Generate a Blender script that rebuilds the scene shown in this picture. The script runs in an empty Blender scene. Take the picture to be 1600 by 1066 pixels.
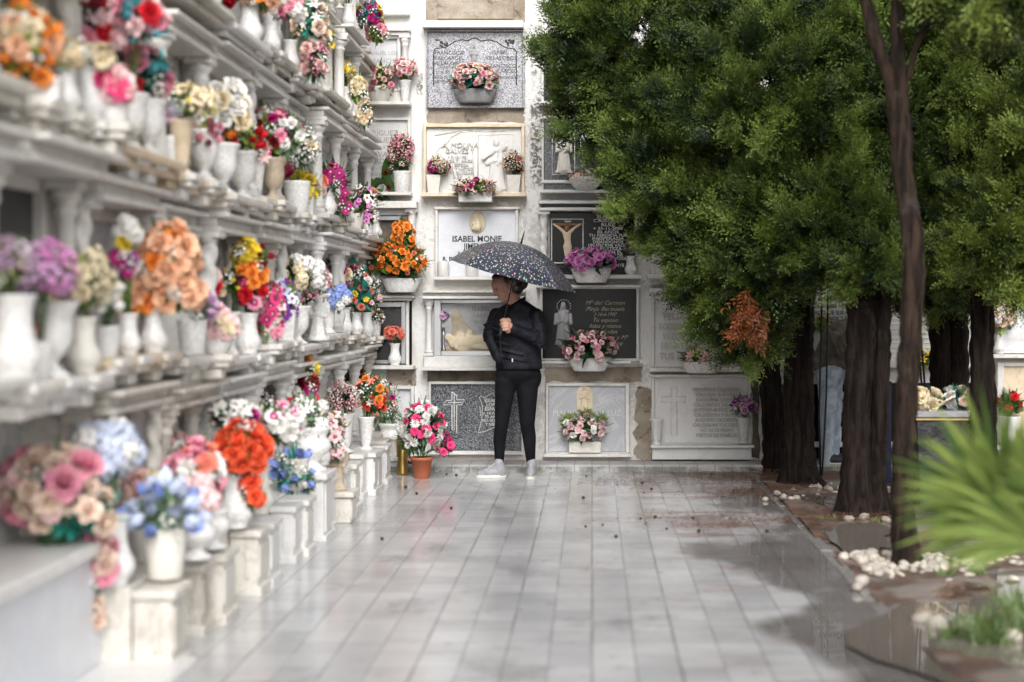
import bpy, bmesh, math, random
import numpy as np
from mathutils import Vector, Matrix, Quaternion
R = math.radians
S = bpy.context.scene
COL = S.collection
rnd = random.Random(7)
F = 2500.0            # focal length in photo pixels
EYE = 1.41            # camera height
WY = 13.86            # face of the far niche wall
LX = -2.2             # face of the left niche wall

def X_(px, Y): return (px - 925.0) * Y / F
def Z_(py, Y): return EYE + (475.0 - py) * Y / F

# ------------------------------------------------------------------ materials
MATS = {}
class NT:
    def __init__(s, name):
        s.m = bpy.data.materials.new(name); s.m.use_nodes = True
        s.t = s.m.node_tree; s.b = s.t.nodes['Principled BSDF']; s.out = s.t.nodes['Material Output']
        MATS[name] = s.m
    def n(s, typ, ins=None, **kw):
        q = s.t.nodes.new(typ)
        for k, v in kw.items(): setattr(q, k, v)
        for k, v in (ins or {}).items(): s.set(q.inputs[k], v)
        return q
    def set(s, sock, v):
        if isinstance(v, bpy.types.NodeSocket): s.t.links.new(v, sock)
        elif isinstance(v, bpy.types.Node): s.t.links.new(v.outputs[0], sock)
        else:
            if isinstance(v, (tuple, list)) and len(v) == 3 and sock.type == 'RGBA': v = (*v, 1)
            sock.default_value = v
    def p(s, **kw):
        names = dict(col='Base Color', rough='Roughness', spec='Specular IOR Level', metal='Metallic', coat='Coat Weight', croug='Coat Roughness', trans='Transmission Weight', ior='IOR', normal='Normal', sheen='Sheen Weight', alpha='Alpha', sss='Subsurface Weight')
        for k, v in kw.items(): s.set(s.b.inputs[names[k]], v)
        return s
    def math(s, op, a, b=0.0, c=None, clamp=False):
        q = s.n('ShaderNodeMath', operation=op, use_clamp=clamp)
        s.set(q.inputs[0], a); s.set(q.inputs[1], b)
        if c is not None: s.set(q.inputs[2], c)
        return q.outputs[0]
    def mix(s, f, a, b, blend='MIX'):
        q = s.n('ShaderNodeMix', data_type='RGBA', blend_type=blend)
        s.set(q.inputs[0], f); s.set(q.inputs[6], a); s.set(q.inputs[7], b)
        return q.outputs[2]
    def ramp(s, f, stops):
        q = s.n('ShaderNodeMapRange', interpolation_type='SMOOTHSTEP')
        s.set(q.inputs[0], f)
        for i, v in enumerate(stops): q.inputs[1 + i].default_value = v
        return q.outputs[0]
    def noise(s, scale, detail=4, rough=.55, vec=None, dist=0.0):
        q = s.n('ShaderNodeTexNoise'); q.inputs['Scale'].default_value = scale
        q.inputs['Detail'].default_value = detail; q.inputs['Roughness'].default_value = rough; q.inputs['Distortion'].default_value = dist
        s.set(q.inputs['Vector'], vec if vec is not None else s.pos())
        return q.outputs[0]
    def pos(s):
        if not hasattr(s, '_p'): s._p = s.n('ShaderNodeNewGeometry').outputs['Position']
        return s._p
    def mapv(s, scale, rot=(0, 0, 0)):
        q = s.n('ShaderNodeMapping'); s.set(q.inputs[0], s.pos()); q.inputs['Scale'].default_value = scale; q.inputs['Rotation'].default_value = rot
        return q.outputs[0]
    def xyz(s):
        q = s.n('ShaderNodeSeparateXYZ'); s.set(q.inputs[0], s.pos()); return q.outputs
    def bump(s, h, strength=.3, dist=.01):
        q = s.n('ShaderNodeBump'); s.set(q.inputs['Height'], h); q.inputs['Strength'].default_value = strength; q.inputs['Distance'].default_value = dist
        s.set(s.b.inputs['Normal'], q.outputs[0]); return s

def simple(name, col, rough=.5, var=.0, **kw):
    t = NT(name)
    if var:
        oi = t.n('ShaderNodeObjectInfo').outputs['Random']
        f = t.math('ADD', 1 - var, t.math('MULTIPLY', oi, 2 * var))
        nz = t.ramp(t.noise(60, 2), (.3, .7, .85, 1.1))
        v = t.n('ShaderNodeVectorMath', operation='SCALE'); v.inputs[0].default_value = col[:3]; t.set(v.inputs['Scale'], t.math('MULTIPLY', f, nz))
        t.p(col=v.outputs[0])
    else: t.p(col=col)
    t.p(rough=rough, **kw); return t.m

def marble(name, base, vein, rough=.32, grime=.5, gcol=(.36, .31, .25)):
    t = NT(name)
    v = t.noise(3.2, 6, .6, dist=1.6)
    vm = t.ramp(t.math('ABSOLUTE', t.math('SUBTRACT', v, .5)), (0, .05, 1, 0))
    g = t.ramp(t.noise(1.9, 7, .68), (.5, .78, 0, 1))
    fine = t.ramp(t.noise(38, 5, .65), (.52, .8, 0, .5))
    sv = t.ramp(t.noise(1, 5, .7, vec=t.mapv((16, 16, 1.6))), (.55, .8, 0, .75))
    gm = t.math('MULTIPLY', t.math('ADD', t.math('ADD', g, fine), sv), grime, clamp=True)
    c = t.mix(t.math('MULTIPLY', vm, .5), base, vein)
    c = t.mix(gm, c, gcol)
    t.p(col=c, rough=t.math('ADD', rough, t.math('MULTIPLY', gm, .3)))
    t.bump(t.noise(55, 3), .08, .004); return t.m
marble('white_marble', (.73, .71, .67), (.55, .55, .55), grime=.68)
marble('clean_marble', (.7, .69, .67), (.57, .57, .58), grime=.26)
marble('grey_marble', (.44, .45, .48), (.66, .66, .68), grime=.2)
marble('pale_grey_marble', (.66, .67, .69), (.5, .51, .53), grime=.22)
marble('aged_marble', (.68, .65, .59), (.46, .43, .38), grime=.9, gcol=(.27, .23, .18))
marble('beige_marble', (.72, .6, .44), (.55, .42, .28), grime=.35, gcol=(.35, .25, .17))
marble('ivory_stone', (.72, .62, .45), (.6, .47, .3), rough=.5, grime=.3, gcol=(.35, .26, .15))
marble('white_stone', (.74, .71, .65), (.6, .56, .5), rough=.55, grime=.35)
marble('tan_stone', (.5, .41, .31), (.35, .28, .2), rough=.6, grime=.6, gcol=(.2, .16, .12))
marble('blue_grey_marble', (.62, .64, .69), (.7, .71, .74), grime=.2)
marble('grey_stone', (.3, .3, .31), (.2, .2, .2), rough=.6, grime=.3, gcol=(.12, .12, .12))

def granite(name, dark, light, thr, scale, rough=.12):
    t = NT(name)
    a = t.n('ShaderNodeTexVoronoi', feature='F1'); a.inputs['Scale'].default_value = scale; t.set(a.inputs['Vector'], t.pos())
    sp = t.n('ShaderNodeSeparateColor'); t.set(sp.inputs[0], a.outputs['Color'])
    f = t.ramp(t.math('ADD', t.math('MULTIPLY', sp.outputs[0], .7), t.math('MULTIPLY', t.noise(scale * .35, 3), .3)), (thr - .14, thr + .14, 0, 1))
    t.p(col=t.mix(f, dark, light), rough=rough); return t.m
granite('grey_granite', (.15, .15, .17), (.5, .5, .53), .47, 190, .22)
granite('salt_pepper_granite', (.02, .021, .026), (.33, .35, .38), .6, 240, .18)
granite('dark_granite', (.012, .013, .017), (.17, .18, .21), .68, 170, .12)
t = NT('black_granite'); t.p(col=t.mix(t.ramp(t.noise(220, 2), (.55, .75, 0, .5)), (.005, .005, .006), (.025, .025, .03)), rough=.22, spec=.22)
t = NT('bronze_black'); t.p(col=(.03, .027, .024), rough=.5)

# whitewashed plaster with mould and peeled lime
t = NT('plaster')
x, y, z = t.xyz()[:3]
big = t.noise(2.2, 7, .65); fine = t.noise(26, 5, .7)
c = t.mix(t.ramp(big, (.46, .76, 0, .6)), (.73, .72, .7), (.58, .545, .5))
c = t.mix(t.ramp(t.noise(1.1, 6, .7, vec=t.mapv((1.2, 1.2, .45))), (.58, .72, 0, .6)), c, (.46, .4, .33))
mould = t.math('MULTIPLY', t.ramp(t.math('ADD', t.math('MULTIPLY', fine, .6), t.math('MULTIPLY', big, .4)), (.49, .56, 0, 1)), t.ramp(t.noise(.8, 3, .5), (.44, .58, .0, 1)))
def band(x0, w, z0): # dirty strips down the pillars between niches
    a = t.ramp(t.math('ABSOLUTE', t.math('SUBTRACT', x, x0)), (w * .5, w, 1, 0))
    return t.math('MULTIPLY', t.math('MULTIPLY', a, t.ramp(z, (z0, z0 + .2, 0, 1))), t.ramp(t.noise(3.5, 3), (.44, .56, 0, 1)))
st = t.math('MULTIPLY', t.math('ADD', band(X_(838, WY), .07, 2.3), band(X_(656, WY), .035, 3.1), clamp=True), t.ramp(t.noise(30, 5, .75), (.44, .54, 0, 1)))
c = t.mix(t.math('MAXIMUM', t.math('MULTIPLY', mould, .28), t.math('MULTIPLY', st, .9)), c, (.075, .07, .06))
t.p(col=c, rough=.9, spec=.2)
t.bump(t.math('ADD', t.noise(18, 6, .7), t.math('MULTIPLY', t.noise(4, 4), 2)), .55, .02)
t = NT('bare_concrete')
c = t.mix(t.ramp(t.noise(3, 7, .7), (.35, .7, 0, 1)), (.42, .37, .31), (.24, .19, .14))
c = t.mix(t.ramp(t.noise(9, 6, .75, dist=.6), (.55, .66, 0, .85)), c, (.12, .085, .06))
c = t.mix(t.ramp(t.noise(6.5, 6, .7), (.6, .72, 0, .8)), c, (.66, .63, .58))
t.p(col=c, rough=.92, spec=.2); t.bump(t.noise(24, 6, .7), .7, .02)
t = NT('dark_concrete_and_shade')
t.p(col=t.mix(t.ramp(t.noise(7, 6, .7), (.35, .7, 0, 1)), (.09, .075, .06), (.2, .16, .12)), rough=.9); t.bump(t.noise(30, 5), .5, .01)  # dark concrete, also used for the strip that paints shade under a ledge

# wet paving: slabs with a middle groove, stains and standing water
t = NT('wet_paving')
x, y, z = t.xyz()[:3]
def joint(v, w):
    fr = t.math('FRACT', v); return t.ramp(t.math('MINIMUM', fr, t.math('SUBTRACT', 1.0, fr)), (w * .3, w, 1, 0))
xs = t.math('DIVIDE', x, .345); xh = t.math('DIVIDE', x, .1725)
tx = t.math('FLOOR', xs)
wn = t.n('ShaderNodeTexWhiteNoise', noise_dimensions='1D'); t.set(wn.inputs['W'], tx)
ys = t.math('DIVIDE', y, .23)
ty = t.math('FLOOR', ys)
cmb = t.n('ShaderNodeCombineXYZ'); t.set(cmb.inputs[0], t.math('FLOOR', xh)); t.set(cmb.inputs[1], ty)
wt = t.n('ShaderNodeTexWhiteNoise', noise_dimensions='3D'); t.set(wt.inputs['Vector'], cmb.outputs[0])
jm = t.math('MAXIMUM', t.math('MAXIMUM', joint(xs, .028), t.math('MULTIPLY', joint(xh, .05), .7)), t.math('MULTIPLY', t.math('MULTIPLY', joint(ys, .034), .75), t.ramp(t.noise(4, 3), (.4, .62, .15, 1))))
jm = t.math('MULTIPLY', jm, t.ramp(t.noise(2.3, 4, .6), (.3, .6, .35, 1)))
tone = t.math('ADD', t.math('MULTIPLY', wt.outputs[0], .16), t.math('MULTIPLY', t.noise(2.0, 6, .6), .5))
c = t.mix(t.ramp(tone, (.14, .5, 0, 1)), (.36, .36, .37), (.54, .54, .545))
stn = t.ramp(t.noise(1, 6, .68, vec=t.mapv((1.7, 1.1, 1))), (.54, .7, 0, .6))
c = t.mix(stn, c, (.2, .19, .185))
c = t.mix(t.ramp(t.noise(7, 5, .7), (.6, .72, 0, .6)), c, (.15, .14, .13))
rd = t.math('MULTIPLY', t.ramp(t.noise(1, 5, .6, vec=t.mapv((1.2, 3.2, 1))), (.47, .6, 0, .85)), t.math('MULTIPLY', t.ramp(x, (-.1, .9, .05, 1)), t.ramp(y, (7.5, 10, .3, 1))))
c = t.mix(t.math('MULTIPLY', rd, t.ramp(t.noise(22, 4, .7), (.35, .6, .45, 1))), c, (.25, .135, .11))
c = t.mix(t.math('MULTIPLY', jm, .62), c, (.14, .135, .13))
# puddles gather to the right, along the planted bed
pn = t.noise(1, 4, .5, vec=t.mapv((1.15, .62, 1)))
pud = t.ramp(t.math('ADD', pn, t.math('MULTIPLY', t.math('SUBTRACT', x, .86), .42)), (.46, .58, 0, 1))
film = t.ramp(t.noise(1, 4, .6, vec=t.mapv((1.6, .9, 1))), (.42, .6, 0, 1))
c = t.mix(t.math('MULTIPLY', pud, .76), c, (.1, .085, .075))
rough = t.math('ADD', .05, t.math('MULTIPLY', t.math('SUBTRACT', 1.0, film), .12))
rough = t.math('ADD', rough, t.math('MULTIPLY', t.noise(40, 3), .07))
rough = t.math('ADD', t.math('MULTIPLY', rough, t.math('SUBTRACT', 1.0, pud)), .018)
t.p(col=c, rough=rough, spec=.72)
h = t.math('SUBTRACT', t.math('ADD', t.math('MULTIPLY', t.noise(70, 4), .35), t.math('MULTIPLY', wt.outputs[0], .25)), jm)
t.bump(t.math('MULTIPLY', h, t.math('SUBTRACT', 1.0, pud)), .22, .006)
t = NT('kerb_stone')
x, y, z = t.xyz()[:3]
xf = t.math('FRACT', t.math('DIVIDE', x, .147)); jk = t.ramp(t.math('MINIMUM', xf, t.math('SUBTRACT', 1.0, xf)), (.015, .05, 1, 0))
c = t.mix(t.ramp(t.noise(5, 6), (.3, .7, 0, 1)), (.5, .49, .48), (.34, .33, .32))
c = t.mix(t.math('MULTIPLY', jk, .6), c, (.14, .13, .12))
moss = t.math('MULTIPLY', t.ramp(z, (.04, .055, 1, 0)), t.ramp(t.noise(6, 6, .7), (.32, .56, 0, 1)))
c = t.mix(t.math('MULTIPLY', moss, .8), c, (.085, .1, .07))
redl = t.ramp(y, (WY - .05, WY - .02, 0, .85))
c = t.mix(redl, c, (.36, .09, .07))
t.p(col=c, rough=.4); t.bump(t.noise(40, 5), .5, .01)
t = NT('soil')
c = t.mix(t.ramp(t.noise(5, 7, .7), (.35, .65, 0, 1)), (.06, .045, .035), (.16, .085, .055))
c = t.mix(t.ramp(t.noise(2.2, 5), (.48, .62, 0, .7)), c, (.25, .225, .2))
wet = t.ramp(t.noise(1.3, 4), (.5, .6, 0, 1))
t.p(col=c, rough=t.math('SUBTRACT', .75, t.math('MULTIPLY', wet, .66))); t.bump(t.math('MULTIPLY', t.noise(26, 6, .7), t.math('SUBTRACT', 1.0, wet)), .8, .03)
marble('edging_stone', (.24, .23, .22), (.17, .16, .15), .2, 1.0, (.1, .085, .07)); t = NT('water_film'); t.p(col=(.16, .14, .12), rough=.03, spec=.5)
simple('ground_earth', (.2, .18, .15), .9)
t = NT('bark')
sv = t.noise(1, 7, .68, vec=t.mapv((26, 26, 3.2)), dist=.4)
c = t.mix(t.ramp(sv, (.36, .66, 0, 1)), (.005, .0038, .0034), (.03, .021, .017))
c = t.mix(t.ramp(t.noise(2.5, 5), (.6, .76, 0, .5)), c, (.07, .038, .022))
t.p(col=c, rough=.85, spec=.12); t.bump(sv, 1.0, .03)
t = NT('pale_bark')
sv = t.noise(1, 6, .65, vec=t.mapv((30, 30, 4)), dist=.4)
c = t.mix(t.ramp(sv, (.36, .66, 0, 1)), (.008, .006, .005), (.042, .027, .019))
c = t.mix(t.ramp(t.noise(5, 5), (.58, .74, 0, .7)), c, (.065, .052, .043))
t.p(col=c, rough=.8, spec=.12); t.bump(sv, .9, .02)
def leafmat(name, dark, light):
    t = NT(name)
    a = t.n('ShaderNodeAttribute', attribute_name='tone').outputs['Fac']
    c = t.mix(a, dark, light)
    t.p(col=c, rough=.5, spec=.35)
    tr = t.n('ShaderNodeBsdfTranslucent'); t.set(tr.inputs[0], c)
    mx = t.n('ShaderNodeMixShader', {0: .22, 1: t.b.outputs[0], 2: tr.outputs[0]})
    t.t.links.new(mx.outputs[0], t.out.inputs[0])
leafmat('cypress_leaf', (.01, .026, .008), (.2, .28, .05))
leafmat('cypress_leaf_bright', (.014, .034, .009), (.27, .35, .065))
leafmat('dead_leaf', (.12, .035, .01), (.34, .1, .03))
leafmat('palm_leaf', (.07, .13, .028), (.3, .38, .1))
simple('grass_blade', (.085, .14, .03), .5, .25)
simple('litter', (.17, .075, .045), .8, .2)

for nm, c in dict(white=(.84, .82, .78), cream=(.84, .72, .5), yellow=(.86, .66, .06), orange=(.9, .3, .05), peach=(.9, .54, .35), coral=(.82, .24, .17), orangered=(.85, .12, .05), red=(.6, .012, .025), darkred=(.2, .006, .014), pink=(.82, .33, .43), palepink=(.86, .6, .6), hotpink=(.84, .07, .24), magenta=(.42, .015, .17), lilac=(.6, .38, .58), orchid=(.72, .27, .58), purple=(.17, .035, .33), blue=(.27, .36, .72), paleblue=(.62, .68, .84), centre=(.6, .4, .05), turquoise=(.14, .52, .58), blush=(.84, .55, .52), rosecream=(.85, .66, .54)).items():
    simple('petal_' + nm, c, .6, .14, spec=.25)
for nm, c in dict(green=(.055, .14, .025), dark=(.02, .065, .025), teal=(.02, .27, .21), lime=(.24, .34, .05), sage=(.16, .26, .15), brown=(.11, .075, .035)).items():
    simple('leaf_' + nm, c, .5, .2)
simple('ceramic_white', (.76, .75, .73), .35, .06); simple('plastic_white', (.72, .72, .7), .5, .05)
simple('terracotta', (.4, .115, .05), .6); simple('aluminium', (.55, .56, .57), .32, metal=.8)
simple('ink_black', (.02, .02, .02), .5); simple('paint_white', (.8, .8, .78), .5)
simple('gilt', (.32, .28, .19), .45); simple('emboss_grey', (.4, .385, .36), .55); simple('raised_letter', (.47, .455, .43), .5); simple('bronze_grey', (.22, .2, .175), .5)  # raised letters greyed against their white stone to paint the shade of their relief
simple('relief_grey', (.33, .33, .34), .5); simple('skin_stone', (.75, .6, .44), .6); simple('wood', (.3, .13, .05), .5)
simple('brass', (.6, .4, .12), .3, metal=.9); simple('pebble', (.43, .385, .33), .6, .3); simple('cone_brown', (.035, .022, .018), .8)
t = NT('glass_pane'); t.p(col=(1, 1, 1), rough=.02, ior=1.45, trans=1.0)
tp = t.n('ShaderNodeBsdfTransparent'); gl = t.n('ShaderNodeBsdfGlossy'); gl.inputs['Roughness'].default_value = .03
fr = t.n('ShaderNodeFresnel'); mx = t.n('ShaderNodeMixShader', {0: fr.outputs[0], 1: tp.outputs[0], 2: gl.outputs[0]}); t.t.links.new(mx.outputs[0], t.out.inputs[0])
simple('dark_backing', (.05, .05, .055), .4)
t = NT('bin_dark'); t.p(col=t.mix(t.ramp(t.noise(9, 5, .6), (.45, .7, 0, .7)), (.006, .007, .009), (.035, .038, .05)), rough=.4); t.bump(t.noise(10, 4, .5), .5, .04); simple('blue_paint', (.012, .022, .09), .5); simple('cord_black', (.012, .012, .012), .6)
# people
t = NT('skin'); t.p(col=t.mix(t.ramp(t.noise(30, 3), (.35, .65, 0, 1)), (.42, .22, .155), (.5, .28, .21)), rough=.5, sss=.08)
t = NT('hair'); t.p(col=t.mix(t.noise(1, 4, vec=t.mapv((30, 30, 160))), (.012, .008, .006), (.045, .025, .016)), rough=.4)
def cloth(name, a, b, rough=.8, wr=.5, sc=9):
    t = NT(name); f = t.noise(sc, 4, .5, dist=.6)
    t.p(col=t.mix(t.ramp(f, (.35, .65, 0, 1)), a, b), rough=rough, spec=.18); t.bump(f, wr, .03)
cloth('black_jacket', (.004, .0045, .007), (.011, .012, .018), .6, .55, 11)
cloth('black_leggings', (.0035, .0035, .0045), (.007, .007, .009), .85, .25)
cloth('brown_jacket', (.09, .08, .066), (.17, .15, .125), .7, .9, 8)
cloth('light_jeans', (.28, .36, .45), (.5, .56, .62), .85, .6, 10)
cloth('shoe_grey', (.25, .25, .265), (.33, .33, .345), .5, .1, 20)
simple('sole_white', (.62, .6, .55), .6); simple('shoe_navy', (.02, .022, .035), .6)
# umbrella: dark cloth printed with small many-coloured dots
t = NT('dotted_canopy')
tc = t.n('ShaderNodeTexCoord').outputs['UV']
col = (.028, .032, .048)
for sc, thr in ((24, .15), (38, .15)):
    vo = t.n('ShaderNodeTexVoronoi', feature='F1', voronoi_dimensions='2D'); vo.inputs['Scale'].default_value = sc; vo.inputs['Randomness'].default_value = .8
    mp = t.n('ShaderNodeMapping'); mp.inputs['Location'].default_value = (sc, sc * .37, 0); t.set(mp.inputs[0], tc); t.set(vo.inputs['Vector'], mp.outputs[0])
    hs = t.n('ShaderNodeHueSaturation', {'Saturation': .7, 'Value': .62, 'Color': vo.outputs['Color']})
    pc = t.mix(.2, hs.outputs[0], (.85, .85, .85))
    d = t.ramp(vo.outputs['Distance'], (thr * .85, thr, 1, 0))
    col = t.mix(d, col, pc)
t.p(col=col, rough=.3, spec=.4, coat=.12, croug=.2)
simple('canopy_lining', (.015, .015, .018), .7); simple('steel', (.3, .3, .31), .3, metal=.9)

# ------------------------------------------------------------------ mesh builder
def convex(vs, fs):
    c = sum((Vector(v) for v in vs), Vector()) / len(vs); out = []
    for f in fs:
        a = [Vector(vs[i]) for i in f]; nrm = (a[1] - a[0]).cross(a[2] - a[1])
        out.append(tuple(reversed(f)) if nrm.dot(sum(a, Vector()) / len(a) - c) < 0 else tuple(f))
    return out
def ground_basis(d):
    d = Vector(d).normalized(); a = Vector((0, 0, 1)) if abs(d.z) < .95 else Vector((1, 0, 0))
    u = d.cross(a).normalized(); return u, u.cross(d).normalized() * -1, d
class MB:
    def __init__(s): s.v = []; s.f = []; s.mi = []; s.sm = []
    def add(s, vs, fs, mi=0, sm=False, M=None):
        o = len(s.v)
        if M is not None: vs = [M @ Vector(v) for v in vs]
        s.v += [tuple(v) for v in vs]
        for f in fs: s.f.append(tuple(i + o for i in f)); s.mi.append(mi); s.sm.append(sm)
        return s
    def box(s, x0, x1, y0, y1, z0, z1, ch=.004, mi=0, M=None):
        x0, x1 = min(x0, x1), max(x0, x1); y0, y1 = min(y0, y1), max(y0, y1); z0, z1 = min(z0, z1), max(z0, z1)
        ch = min(ch, .3 * min(x1 - x0, y1 - y0, z1 - z0))
        vs = []; idx = {}
        for sx in (0, 1):
            for sy in (0, 1):
                for sz in (0, 1):
                    for a in range(3):
                        p = [(x0, x1)[sx], (y0, y1)[sy], (z0, z1)[sz]]
                        for b, sg in enumerate((sx, sy, sz)):
                            if b != a: p[b] += ch * (1 - 2 * sg)
                        idx[(sx, sy, sz, a)] = len(vs); vs.append(p)
        fs = []
        def k(c, a): return idx[(*c, a)]
        for a in range(3):
            b, c_ = [q for q in range(3) if q != a]
            for sg in (0, 1):
                q = []
                for (u, w) in ((0, 0), (1, 0), (1, 1), (0, 1)):
                    cc = [0, 0, 0]; cc[a] = sg; cc[b] = u; cc[c_] = w; q.append(k(cc, a))
                fs.append(q)
            for u in (0, 1):
                for w in (0, 1):
                    c0 = [0, 0, 0]; c1 = [0, 0, 0]; c0[b] = c1[b] = u; c0[c_] = c1[c_] = w; c1[a] = 1
                    fs.append([k(c0, b), k(c1, b), k(c1, c_), k(c0, c_)])
        for sx in (0, 1):
            for sy in (0, 1):
                for sz in (0, 1): fs.append([k((sx, sy, sz), a) for a in range(3)])
        return s.add(vs, convex(vs, fs), mi, False, M)
    def lathe(s, prof, c=(0, 0, 0), n=20, mi=0, sx=1, sy=1, flute=0, nf=12, twist=0, M=None, sm=True):
        vs = []; fs = []
        for (r, z) in prof:
            for i in range(n):
                a = 2 * math.pi * i / n; k = 1 + flute * math.cos(nf * a + twist * z)
                vs.append((c[0] + r * k * sx * math.cos(a), c[1] + r * k * sy * math.sin(a), c[2] + z))
        m = len(prof)
        for j in range(m - 1):
            for i in range(n): fs.append((j * n + i, j * n + (i + 1) % n, (j + 1) * n + (i + 1) % n, (j + 1) * n + i))
        fs.append(tuple(reversed(range(n)))); fs.append(tuple(range((m - 1) * n, m * n)))
        return s.add(vs, fs, mi, sm, M)
    def tube(s, pts, rad, n=8, mi=0, caps=True):
        pts = [Vector(p) for p in pts]; m = len(pts)
        if not isinstance(rad, (list, tuple)): rad = [rad] * m
        vs = []; fs = []; pu = None
        for j, p in enumerate(pts):
            d = (pts[min(j + 1, m - 1)] - pts[max(j - 1, 0)]).normalized()
            if pu is None: pu = ground_basis(d)[0]
            u = (pu - d * pu.dot(d)).normalized(); w = d.cross(u); pu = u
            for i in range(n):
                a = 2 * math.pi * i / n; vs.append(p + (u * math.cos(a) + w * math.sin(a)) * rad[j])
        for j in range(m - 1):
            for i in range(n): fs.append((j * n + i, j * n + (i + 1) % n, (j + 1) * n + (i + 1) % n, (j + 1) * n + i))
        if caps: fs += [tuple(reversed(range(n))), tuple(range((m - 1) * n, m * n))]
        return s.add(vs, fs, mi, True)
    def ball(s, c, r, n=14, m=9, mi=0, M=None):
        if not isinstance(r, (tuple, list)): r = (r, r, r)
        vs = [(0, 0, -1)]; fs = []
        for j in range(1, m):
            ph = math.pi * j / m
            for i in range(n): a = 2 * math.pi * i / n; vs.append((math.sin(ph) * math.cos(a), math.sin(ph) * math.sin(a), -math.cos(ph)))
        vs.append((0, 0, 1)); L = len(vs) - 1
        for i in range(n):
            fs.append((0, 1 + (i + 1) % n, 1 + i)); b = 1 + (m - 2) * n; fs.append((L, b + i, b + (i + 1) % n))
            for j in range(m - 2):
                q = 1 + j * n; fs.append((q + i, q + (i + 1) % n, q + n + (i + 1) % n, q + n + i))
        vs = [Vector((v[0] * r[0], v[1] * r[1], v[2] * r[2])) for v in vs]
        if M is not None: vs = [M @ v for v in vs]
        return s.add([v + Vector(c) for v in vs], fs, mi, True)
    def loft(s, secs, n=36, per=6):   # smooth closed tube through elliptical sections (center, rx, ry) stacked upwards
        secs = [(Vector(c), a, b) for c, a, b in secs]; out = []
        for i in range(len(secs) - 1):
            p0, p1, p2, p3 = (secs[max(0, i - 1)], secs[i], secs[i + 1], secs[min(len(secs) - 1, i + 2)])
            for j in range(per):
                u = j / per; h = [-.5 * u ** 3 + u * u - .5 * u, 1.5 * u ** 3 - 2.5 * u * u + 1, -1.5 * u ** 3 + 2 * u * u + .5 * u, .5 * u ** 3 - .5 * u * u]
                out.append((sum((q[0] * w for q, w in zip((p0, p1, p2, p3), h)), Vector()), sum(q[1] * w for q, w in zip((p0, p1, p2, p3), h)), sum(q[2] * w for q, w in zip((p0, p1, p2, p3), h))))
        out.append(secs[-1]); vs = []
        for c, a, b in out:
            for i in range(n):
                t = 2 * math.pi * i / n; cc, ss = math.cos(t), math.sin(t); vs.append(c + Vector((a * math.copysign(abs(cc) ** .85, cc), b * math.copysign(abs(ss) ** .85, ss), 0)))
        m = len(out); fs = [(j * n + i, j * n + (i + 1) % n, (j + 1) * n + (i + 1) % n, (j + 1) * n + i) for j in range(m - 1) for i in range(n)]
        return s.add(vs, fs + [tuple(reversed(range(n))), tuple(range((m - 1) * n, m * n))], 0, True)
    def cap(s, a, b, ra, rb, n=14, mi=0):   # round-ended tapering limb
        a, b = Vector(a), Vector(b); d = b - a; L = d.length or 1e-4; u, w, d = ground_basis(d if d.length else (0, 0, 1))
        prof = [(max(1e-4, ra * math.cos(t)), -ra * math.sin(t)) for t in (1.5, 1.1, .7, .35)] + [(ra, 0), (rb, L)] + [(max(1e-4, rb * math.cos(t)), L + rb * math.sin(t)) for t in (.35, .7, 1.1, 1.5)]
        vs = []; fs = []
        for (r, z) in prof:
            for i in range(n): t = 2 * math.pi * i / n; vs.append(a + d * z + (u * math.cos(t) + w * math.sin(t)) * r)
        m = len(prof)
        for j in range(m - 1):
            for i in range(n): fs.append((j * n + i, j * n + (i + 1) % n, (j + 1) * n + (i + 1) % n, (j + 1) * n + i))
        fs += [tuple(range(n)), tuple(range((m - 1) * n, m * n))]
        return s.add(vs, convex(vs, fs), mi, True)
    def prism(s, poly, y0, y1, mi=0):   # polygon in XZ given thickness along Y
        n = len(poly); vs = [(p[0], y0, p[1]) for p in poly] + [(p[0], y1, p[1]) for p in poly]
        area = sum(poly[i][0] * poly[(i + 1) % n][1] - poly[(i + 1) % n][0] * poly[i][1] for i in range(n))
        f0 = tuple(range(n)); f1 = tuple(range(2 * n - 1, n - 1, -1))
        fs = [f0, f1] + [(i + n, (i + 1) % n + n, (i + 1) % n, i) for i in range(n)]
        if (area < 0): fs = [tuple(reversed(f)) for f in fs]
        return s.add(vs, fs, mi)
    def mesh(s, name, mats, org=(0, 0, 0)):
        me = bpy.data.meshes.new(name); o = Vector(org)
        me.from_pydata([tuple(Vector(v) - o) for v in s.v], [], s.f)
        for m in (mats if isinstance(mats, (list, tuple)) else [mats]): me.materials.append(MATS[m] if isinstance(m, str) else m)
        me.polygons.foreach_set('material_index', s.mi); me.polygons.foreach_set('use_smooth', s.sm); me.update()
        return me
    def build(s, name, mats, parent=None, org=None):
        o = org if org is not None else (parent_world(parent) if parent else (0, 0, 0))
        ob = bpy.data.objects.new(name, s.mesh(name, mats, o)); COL.objects.link(ob)
        if parent: ob.parent = parent
        else: ob.location = o
        return ob
def parent_world(p):
    v = Vector(p.location)
    while p.parent: p = p.parent; v = v + p.location
    return v
def tag(o, label, cat, group=None, kind=None):
    if label: o['label'] = label
    if cat: o['category'] = cat
    if group: o['group'] = group
    if kind: o['kind'] = kind
    return o
def thing(name, label, cat, loc, group=None):
    o = bpy.data.objects.new(name, None); o.empty_display_size = .1; COL.objects.link(o); o.location = loc
    return tag(o, label, cat, group)
def place(me, name, parent, loc, rot=None, sc=1.0):
    o = bpy.data.objects.new(name, me); COL.objects.link(o); o.parent = parent; o.location = loc
    if rot is not None: o.rotation_mode = 'QUATERNION'; o.rotation_quaternion = rot
    o.scale = sc if isinstance(sc, (tuple, list)) else (sc, sc, sc)
    return o
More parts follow.
